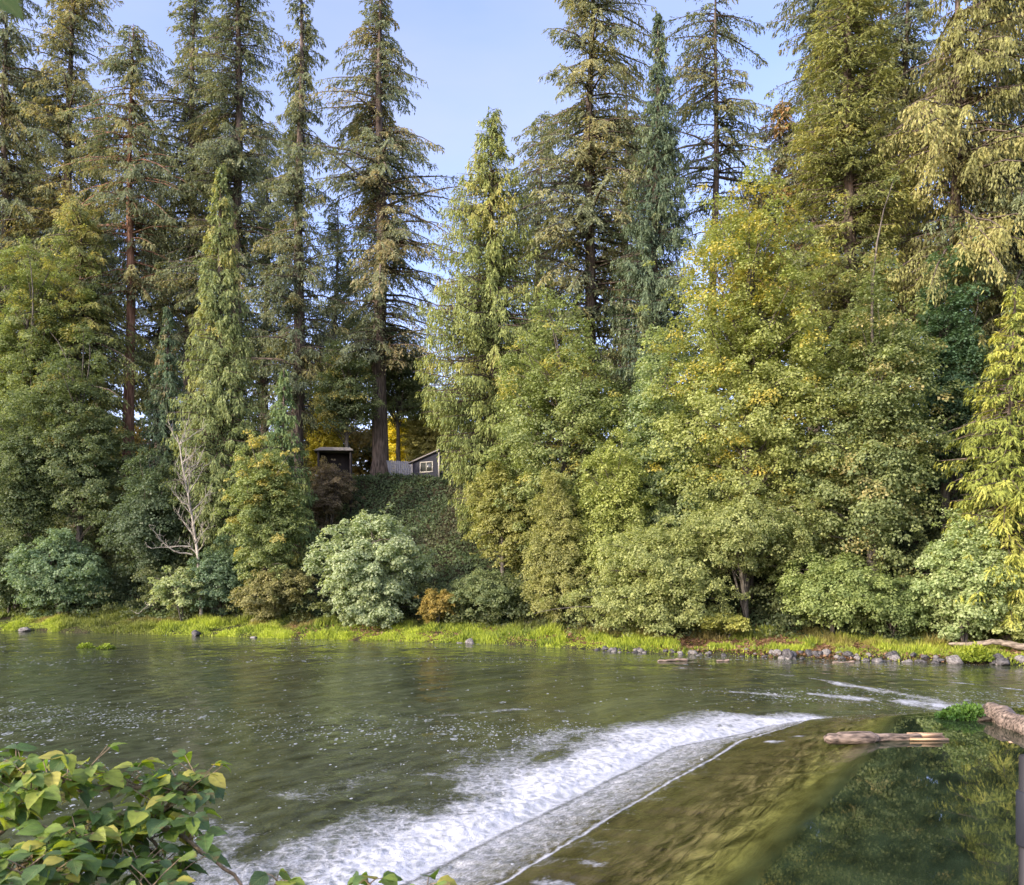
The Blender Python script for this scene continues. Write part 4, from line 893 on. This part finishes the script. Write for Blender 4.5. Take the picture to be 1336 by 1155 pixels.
# ------------------------------------------------------------------ water plants
def clump(px, py, Y, rx, ry, h, zz, label, seed, nl, leaf, dark, light, root=True):
    r_ = np.random.default_rng(seed); t = thing('water_plant', label, 'water plant', ((px - CX) / F * Y, Y, zz))
    u = r_.random(nl) ** .5; th = r_.random(nl) * 2 * PI
    x, y = rx * u * np.cos(th), ry * u * np.sin(th); hh = h * (1 - u ** 2.5) * (.45 + .8 * fbm(x * 3 + 5, y * 3, 0, seed)) * r_.random(nl) ** .4
    P = np.stack([x, y, hh], -1); D = r_.normal(0, .6, (nl, 3)) + [0, -.1, .35]; N = r_.normal(0, .5, (nl, 3)) + [0, -.3, 1]
    l = leaf * r_.uniform(.6, 1.3, nl); V, Q = kites(P, D, N, l, l * .7, .12)
    mesh('leaves', V, Q, GRASSM, t, col=np.repeat(mixc(dark, light, np.clip(hh / h + r_.normal(0, .2, nl), 0, 1)), 4, 0))
    if root:
        V, T = rockdata(seed, .5); V = V * np.array([rx * .95, ry * .9, h * .55]); mesh('root_mat', V, None, SOIL, t, T=T)
    return t
Yw = F * (HC - 1.0) / (938 - HY)
clump(1262, 936, Yw + .15, .95, .55, .42, 1.0, 'leafy green plant patch on the weir crest beside the thick log', 61, 1900, .11, (.04, .10, .02), (.15, .26, .05))
o = rock('root_clod', 62, SOIL, .5); setrock(o, (1287 - CX) / F * (Yw - .25), Yw - .25, 1.02, .42, .4); tag(o, 'black clod of roots at the pool edge under the green plant patch', 'root clod')
clump(112, 845, F * HC / (846 - HY), .55, .35, .42, 0, 'left one of two bright green weed tufts out in the water', 63, 500, .14, (.14, .2, .03), (.36, .45, .06))
clump(138, 847, F * HC / (847 - HY), .6, .35, .34, 0, 'right one of two bright green weed tufts out in the water', 64, 500, .14, (.14, .2, .03), (.36, .45, .06))
qq = place(1271, .3)
clump(1271, 0, qq[1], 1.0, .7, .95, qq[2], 'tall bright yellow green tuft among the shore rocks at right', 65, 1100, .2, (.16, .22, .03), (.42, .48, .06), False)

# ------------------------------------------------------------------ foreground bush with big leaves
nu, nv = 9, 5
uu = np.linspace(0, 1, nu); vv = np.linspace(-1, 1, nv)
prof = 0.5 * np.array([0.04, .62, .92, 1.0, .95, .80, .58, .30, .0])
LU, LVv = np.meshgrid(uu, vv, indexing='ij')
lx = LU; ly = LVv * prof[:, None] * (1 + 0.10 * ((np.arange(nu) % 2)[:, None]) * (np.abs(LVv) > .9)); lz = 0.14 * np.abs(LVv) * prof[:, None] - 0.20 * LU ** 2 + 0.015 * np.sin(LU * 24) * np.abs(LVv)
LT = np.stack([lx, ly, lz], -1).reshape(-1, 3); ix = np.arange(nu * nv).reshape(nu, nv)
LQ = np.stack([ix[:-1, :-1], ix[:-1, 1:], ix[1:, 1:], ix[1:, :-1]], -1).reshape(-1, 4)
m_, nt, out = newmat('veined_leaf'); L = nt.links
ca = nd(nt, 'ShaderNodeAttribute', attribute_name='Col'); uv = nd(nt, 'ShaderNodeAttribute', attribute_name='LeafUV')
sx = nd(nt, 'ShaderNodeSeparateXYZ'); L.new(uv.outputs['Vector'], sx.inputs[0])
av = math_('ABSOLUTE', sx.outputs[1])
rib = math_('MAXIMUM', maprange(av, 0.0, 0.06, 1, 0), maprange(math_('PINGPONG', math_('SUBTRACT', math_('MULTIPLY', sx.outputs[0], 7.0), math_('MULTIPLY', av, 3.0)), 0.5), 0.0, 0.10, 0.7, 0.0))
nzl = nd(nt, 'ShaderNodeTexNoise'); nzl.inputs['Scale'].default_value = 60; nzl.inputs['Detail'].default_value = 4
mc = nd(nt, 'ShaderNodeMix', data_type='RGBA', blend_type='MULTIPLY'); mc.inputs[0].default_value = 1; L.new(ca.outputs['Color'], mc.inputs[6])
gv = maprange(nzl.outputs['Fac'], .3, .7, .75, 1.2); gcol = nd(nt, 'ShaderNodeCombineColor'); [L.new(gv, gcol.inputs[i]) for i in range(3)]; L.new(gcol.outputs[0], mc.inputs[7])
spn = nd(nt, 'ShaderNodeTexNoise'); spn.inputs['Scale'].default_value = 22; spn.inputs['Detail'].default_value = 5
msp = nd(nt, 'ShaderNodeMix', data_type='RGBA'); L.new(maprange(spn.outputs['Fac'], .60, .68, 0, .85), msp.inputs[0]); L.new(mc.outputs[2], msp.inputs[6]); msp.inputs[7].default_value = (.13, .085, .03, 1)
mr = nd(nt, 'ShaderNodeMix', data_type='RGBA'); L.new(math_('MULTIPLY', rib, 0.45), mr.inputs[0]); L.new(msp.outputs[2], mr.inputs[6]); mr.inputs[7].default_value = (0.30, 0.34, 0.12, 1)
pl = nd(nt, 'ShaderNodeBsdfPrincipled'); pl.inputs['Roughness'].default_value = 0.55; L.new(mr.outputs[2], pl.inputs['Base Color'])
bl_ = nd(nt, 'ShaderNodeBump'); bl_.inputs['Strength'].default_value = 0.6; bl_.inputs['Distance'].default_value = 0.003; L.new(math_('ADD', math_('MULTIPLY', rib, -0.6), nzl.outputs['Fac']), bl_.inputs['Height']); L.new(bl_.outputs[0], pl.inputs['Normal'])
tl = nd(nt, 'ShaderNodeBsdfTranslucent'); mt = nd(nt, 'ShaderNodeMix', data_type='RGBA', blend_type='MULTIPLY'); mt.inputs[0].default_value = 1; mt.inputs[7].default_value = (1.7, 1.7, .35, 1); L.new(mr.outputs[2], mt.inputs[6]); L.new(mt.outputs[2], tl.inputs[0])
msx = nd(nt, 'ShaderNodeMixShader'); msx.inputs[0].default_value = .42; L.new(pl.outputs[0], msx.inputs[1]); L.new(tl.outputs[0], msx.inputs[2]); L.new(msx.outputs[0], out.inputs[0])
VEIN = m_
def leaves(name, P, D, N, size, cols, parent, rng):
    K = len(P); D = nrm(D); S = nrm(np.cross(N, D)); N = np.cross(D, S)
    wsc = rng.uniform(.55, .88, K); curl = rng.uniform(.3, 2.4, K)
    V = (D[:, None] * LT[None, :, :1] + S[:, None] * (LT[None, :, 1:2] * wsc[:, None, None]) + N[:, None] * (LT[None, :, 2:3] * curl[:, None, None])) * size[:, None, None] + P[:, None]
    Q = (LQ[None] + (np.arange(K) * len(LT))[:, None, None]).reshape(-1, 4)
    uvw = np.tile(np.stack([LU.ravel(), LVv.ravel(), 0 * LU.ravel()], -1), (K, 1))
    return mesh(name, V.reshape(-1, 3), Q, VEIN, parent, col=np.repeat(cols, len(LT), 0), smooth=True, attrs={'LeafUV': uvw})
rng = np.random.default_rng(71)
Bb = np.array([-1.9, 2.5, float(terr(np.array([-1.9]), np.array([2.5]))[0])])
bush = thing('foreground_bush', 'leafy green bush with large veined leaves in the lower left foreground', 'bush', Bb)
canes = [[(-120, 1180, 2.5), (0, 1062, 2.5), (75, 1018, 2.6), (170, 1000, 2.7), (262, 1010, 2.8)],
         [(-120, 1120, 2.3), (-20, 1050, 2.4), (60, 1010, 2.5), (120, 990, 2.6)],
         [(-60, 1240, 2.4), (70, 1110, 2.5), (150, 1062, 2.6), (215, 1050, 2.6), (290, 1092, 2.6), (345, 1165, 2.5)],
         [(40, 1240, 2.4), (120, 1120, 2.5), (180, 1060, 2.6), (240, 1018, 2.7), (285, 1000, 2.8)],
         [(230, 1240, 2.5), (224, 1155, 2.5), (214, 1090, 2.6), (196, 1046, 2.7)],
         [(-80, 1300, 2.2), (-10, 1150, 2.3), (50, 1095, 2.35), (110, 1075, 2.4)],
         [(-40, 1290, 2.3), (40, 1180, 2.3), (110, 1120, 2.35), (190, 1105, 2.45), (240, 1120, 2.5)],
         [(-150, 1080, 2.6), (-60, 1010, 2.7), (10, 990, 2.8), (60, 992, 2.9)],
         [(60, 1290, 2.2), (110, 1200, 2.2), (170, 1150, 2.25), (230, 1140, 2.3)],
         [(-90, 1250, 2.1), (-30, 1160, 2.1), (30, 1130, 2.15), (70, 1125, 2.2)],
         [(330, 1260, 2.3), (350, 1175, 2.35), (362, 1150, 2.4)],
         [(520, 1300, 2.3), (505, 1200, 2.3), (480, 1152, 2.35)],
         [(600, 1300, 2.3), (575, 1200, 2.3), (556, 1160, 2.35)]]
wood = []; LP_, LD, LN, LS, LC = [], [], [], [], []
def addleaf(p, d, nrm_, s, c): LP_.append(p); LD.append(d); LN.append(nrm_); LS.append(s); LC.append(c)
GREENS = [(.12, .20, .04), (.09, .165, .045), (.075, .135, .05), (.18, .26, .04), (.28, .33, .05), (.38, .36, .07)]
for ic, cn in enumerate(canes):
    pts = np.array([at(c[0] - (8 if ic < 10 else 0), c[1] + (24 if ic < 10 else 0), c[2]) for c in cn])
    tq_ = np.linspace(0, len(pts) - 1, 26); Pc = np.stack([np.interp(tq_, np.arange(len(pts)), pts[:, i]) for i in range(3)], -1)
    ker = np.array([.25, .5, .25])
    for _ in range(4):
        q_ = Pc.copy(); q_[1:-1] = Pc[:-2] * .25 + Pc[1:-1] * .5 + Pc[2:] * .25; Pc = q_
    Pc[1:-1] += rng.normal(0, .004, (24, 3))
    wood.append(tubes(Pc - Bb, np.linspace(.011, .0035, 26) * (1.2 if ic < 3 else 1), 7))
    nL = 50 if ic < 10 else 3
    for j in range(nL):
        f_ = rng.uniform(.25, 1.0) if ic < 10 else (1.0 - .02 * j)
        if ic in (2,) and f_ > .72: f_ = rng.uniform(.25, .72)
        k = f_ * 25; a = min(int(k), 24); p0 = Pc[a] + (Pc[a + 1] - Pc[a]) * (k - a)
        an = rng.random() * 2 * PI if ic < 10 else j * 2.1 + ic
        pd = np.array([math.cos(an), math.sin(an) * .8, rng.uniform(.15, 1.0)]); pd /= np.linalg.norm(pd)
        p1 = p0 + pd * (rng.uniform(.03, .13) if ic < 10 else .04)
        wood.append(tubes(np.array([p0, (p0 + p1) / 2 + [0, 0, .006], p1]) - Bb, np.array([.0024, .0018, .0014]), 4))
        nleaf = rng.choice([1, 2, 3])
        for q in range(nleaf):
            a2 = an + (q - (nleaf - 1) / 2) * 1.1
            d = np.array([math.cos(a2), math.sin(a2), rng.uniform(-.6, .35)])
            nn_ = np.array([rng.normal(0, .35), rng.normal(-.15, .35), 1.0])
            hfr = np.clip((p1[2] - 5.05) / .4, 0, 1)
            pr_ = np.array([.25, .3, .28, .1, .04, .03]) * (1 - hfr) + np.array([.14, .08, .06, .34, .28, .10]) * hfr  # lit tops and shaded lower leaves painted as tones by height
            c = np.array(GREENS[rng.choice(6, p=pr_ / pr_.sum())]) * rng.uniform(.85, 1.2)
            addleaf(p1 - Bb, d, nn_, rng.uniform(.040, .080), c)
V, Q = join(wood); mesh('canes', V, Q, TWIG, bush, smooth=True)
leaves('leaves', np.array(LP_), np.array(LD), np.array(LN), np.array(LS), np.array(LC), bush, rng)
# leaf hanging into the top left corner
Bt = at(-60, -60, .75)
tw_ = thing('overhanging_twig', 'blurred green leaf hanging into the top left corner', 'twig', Bt)
Pt = np.array([at(-260, -170, .75), at(-150, -110, .75), at(-70, -60, .75), at(-30, -30, .75)]) - Bt
V, Q = tubes(Pt, np.array([.004, .003, .002, .0012]), 6); mesh('stem', V, Q, TWIG, tw_, smooth=True)
leaves('leaf', np.array([Pt[3]]), np.array([[.75, .1, -.62]]), np.array([[.35, -.75, .5]]), np.array([.05]), np.array([[.06, .12, .02]]), tw_, rng)

# ------------------------------------------------------------------ steel post at the right edge
STEEL = simple('galvanised_steel', (.022, .025, .032), .6, .2); STEELD = simple('dark_coated_steel', (.022, .021, .02), .5, .4)
Yp = 2.6; xp = (1329.5 - CX) / F * Yp; zt = at(0, 985, Yp)[2]
gz = float(terr(np.array([xp]), np.array([Yp]))[0])
po = thing('steel_post', 'grey steel post with a sleeve, cut by the right edge of the photo', 'post', (xp + .03, Yp, gz))
V, Q = tubes(np.array([[0, 0, -.2], [0, 0, 1.0], [0, 0, 1.3], [0, 0, zt - gz - .004], [0, 0, zt - gz]]), np.array([.027, .027, .027, .027, .002]), 20); mesh('pole', V, Q, STEELD, po, smooth=True)
zs0, zs1 = at(0, 1105, Yp)[2] - gz, at(0, 1032, Yp)[2] - gz
V, Q = tubes(np.array([[0, 0, zs0], [0, 0, zs0 + .002], [0, 0, zs0 + .008], [0, 0, zs1 - .008], [0, 0, zs1 - .002], [0, 0, zs1]]), np.array([.026, .0325, .035, .035, .0325, .026]), 20); mesh('sleeve', V, Q, STEEL, po, smooth=True)
print('done', time.time() - T0, sum(len(m.polygons) for m in bpy.data.meshes))
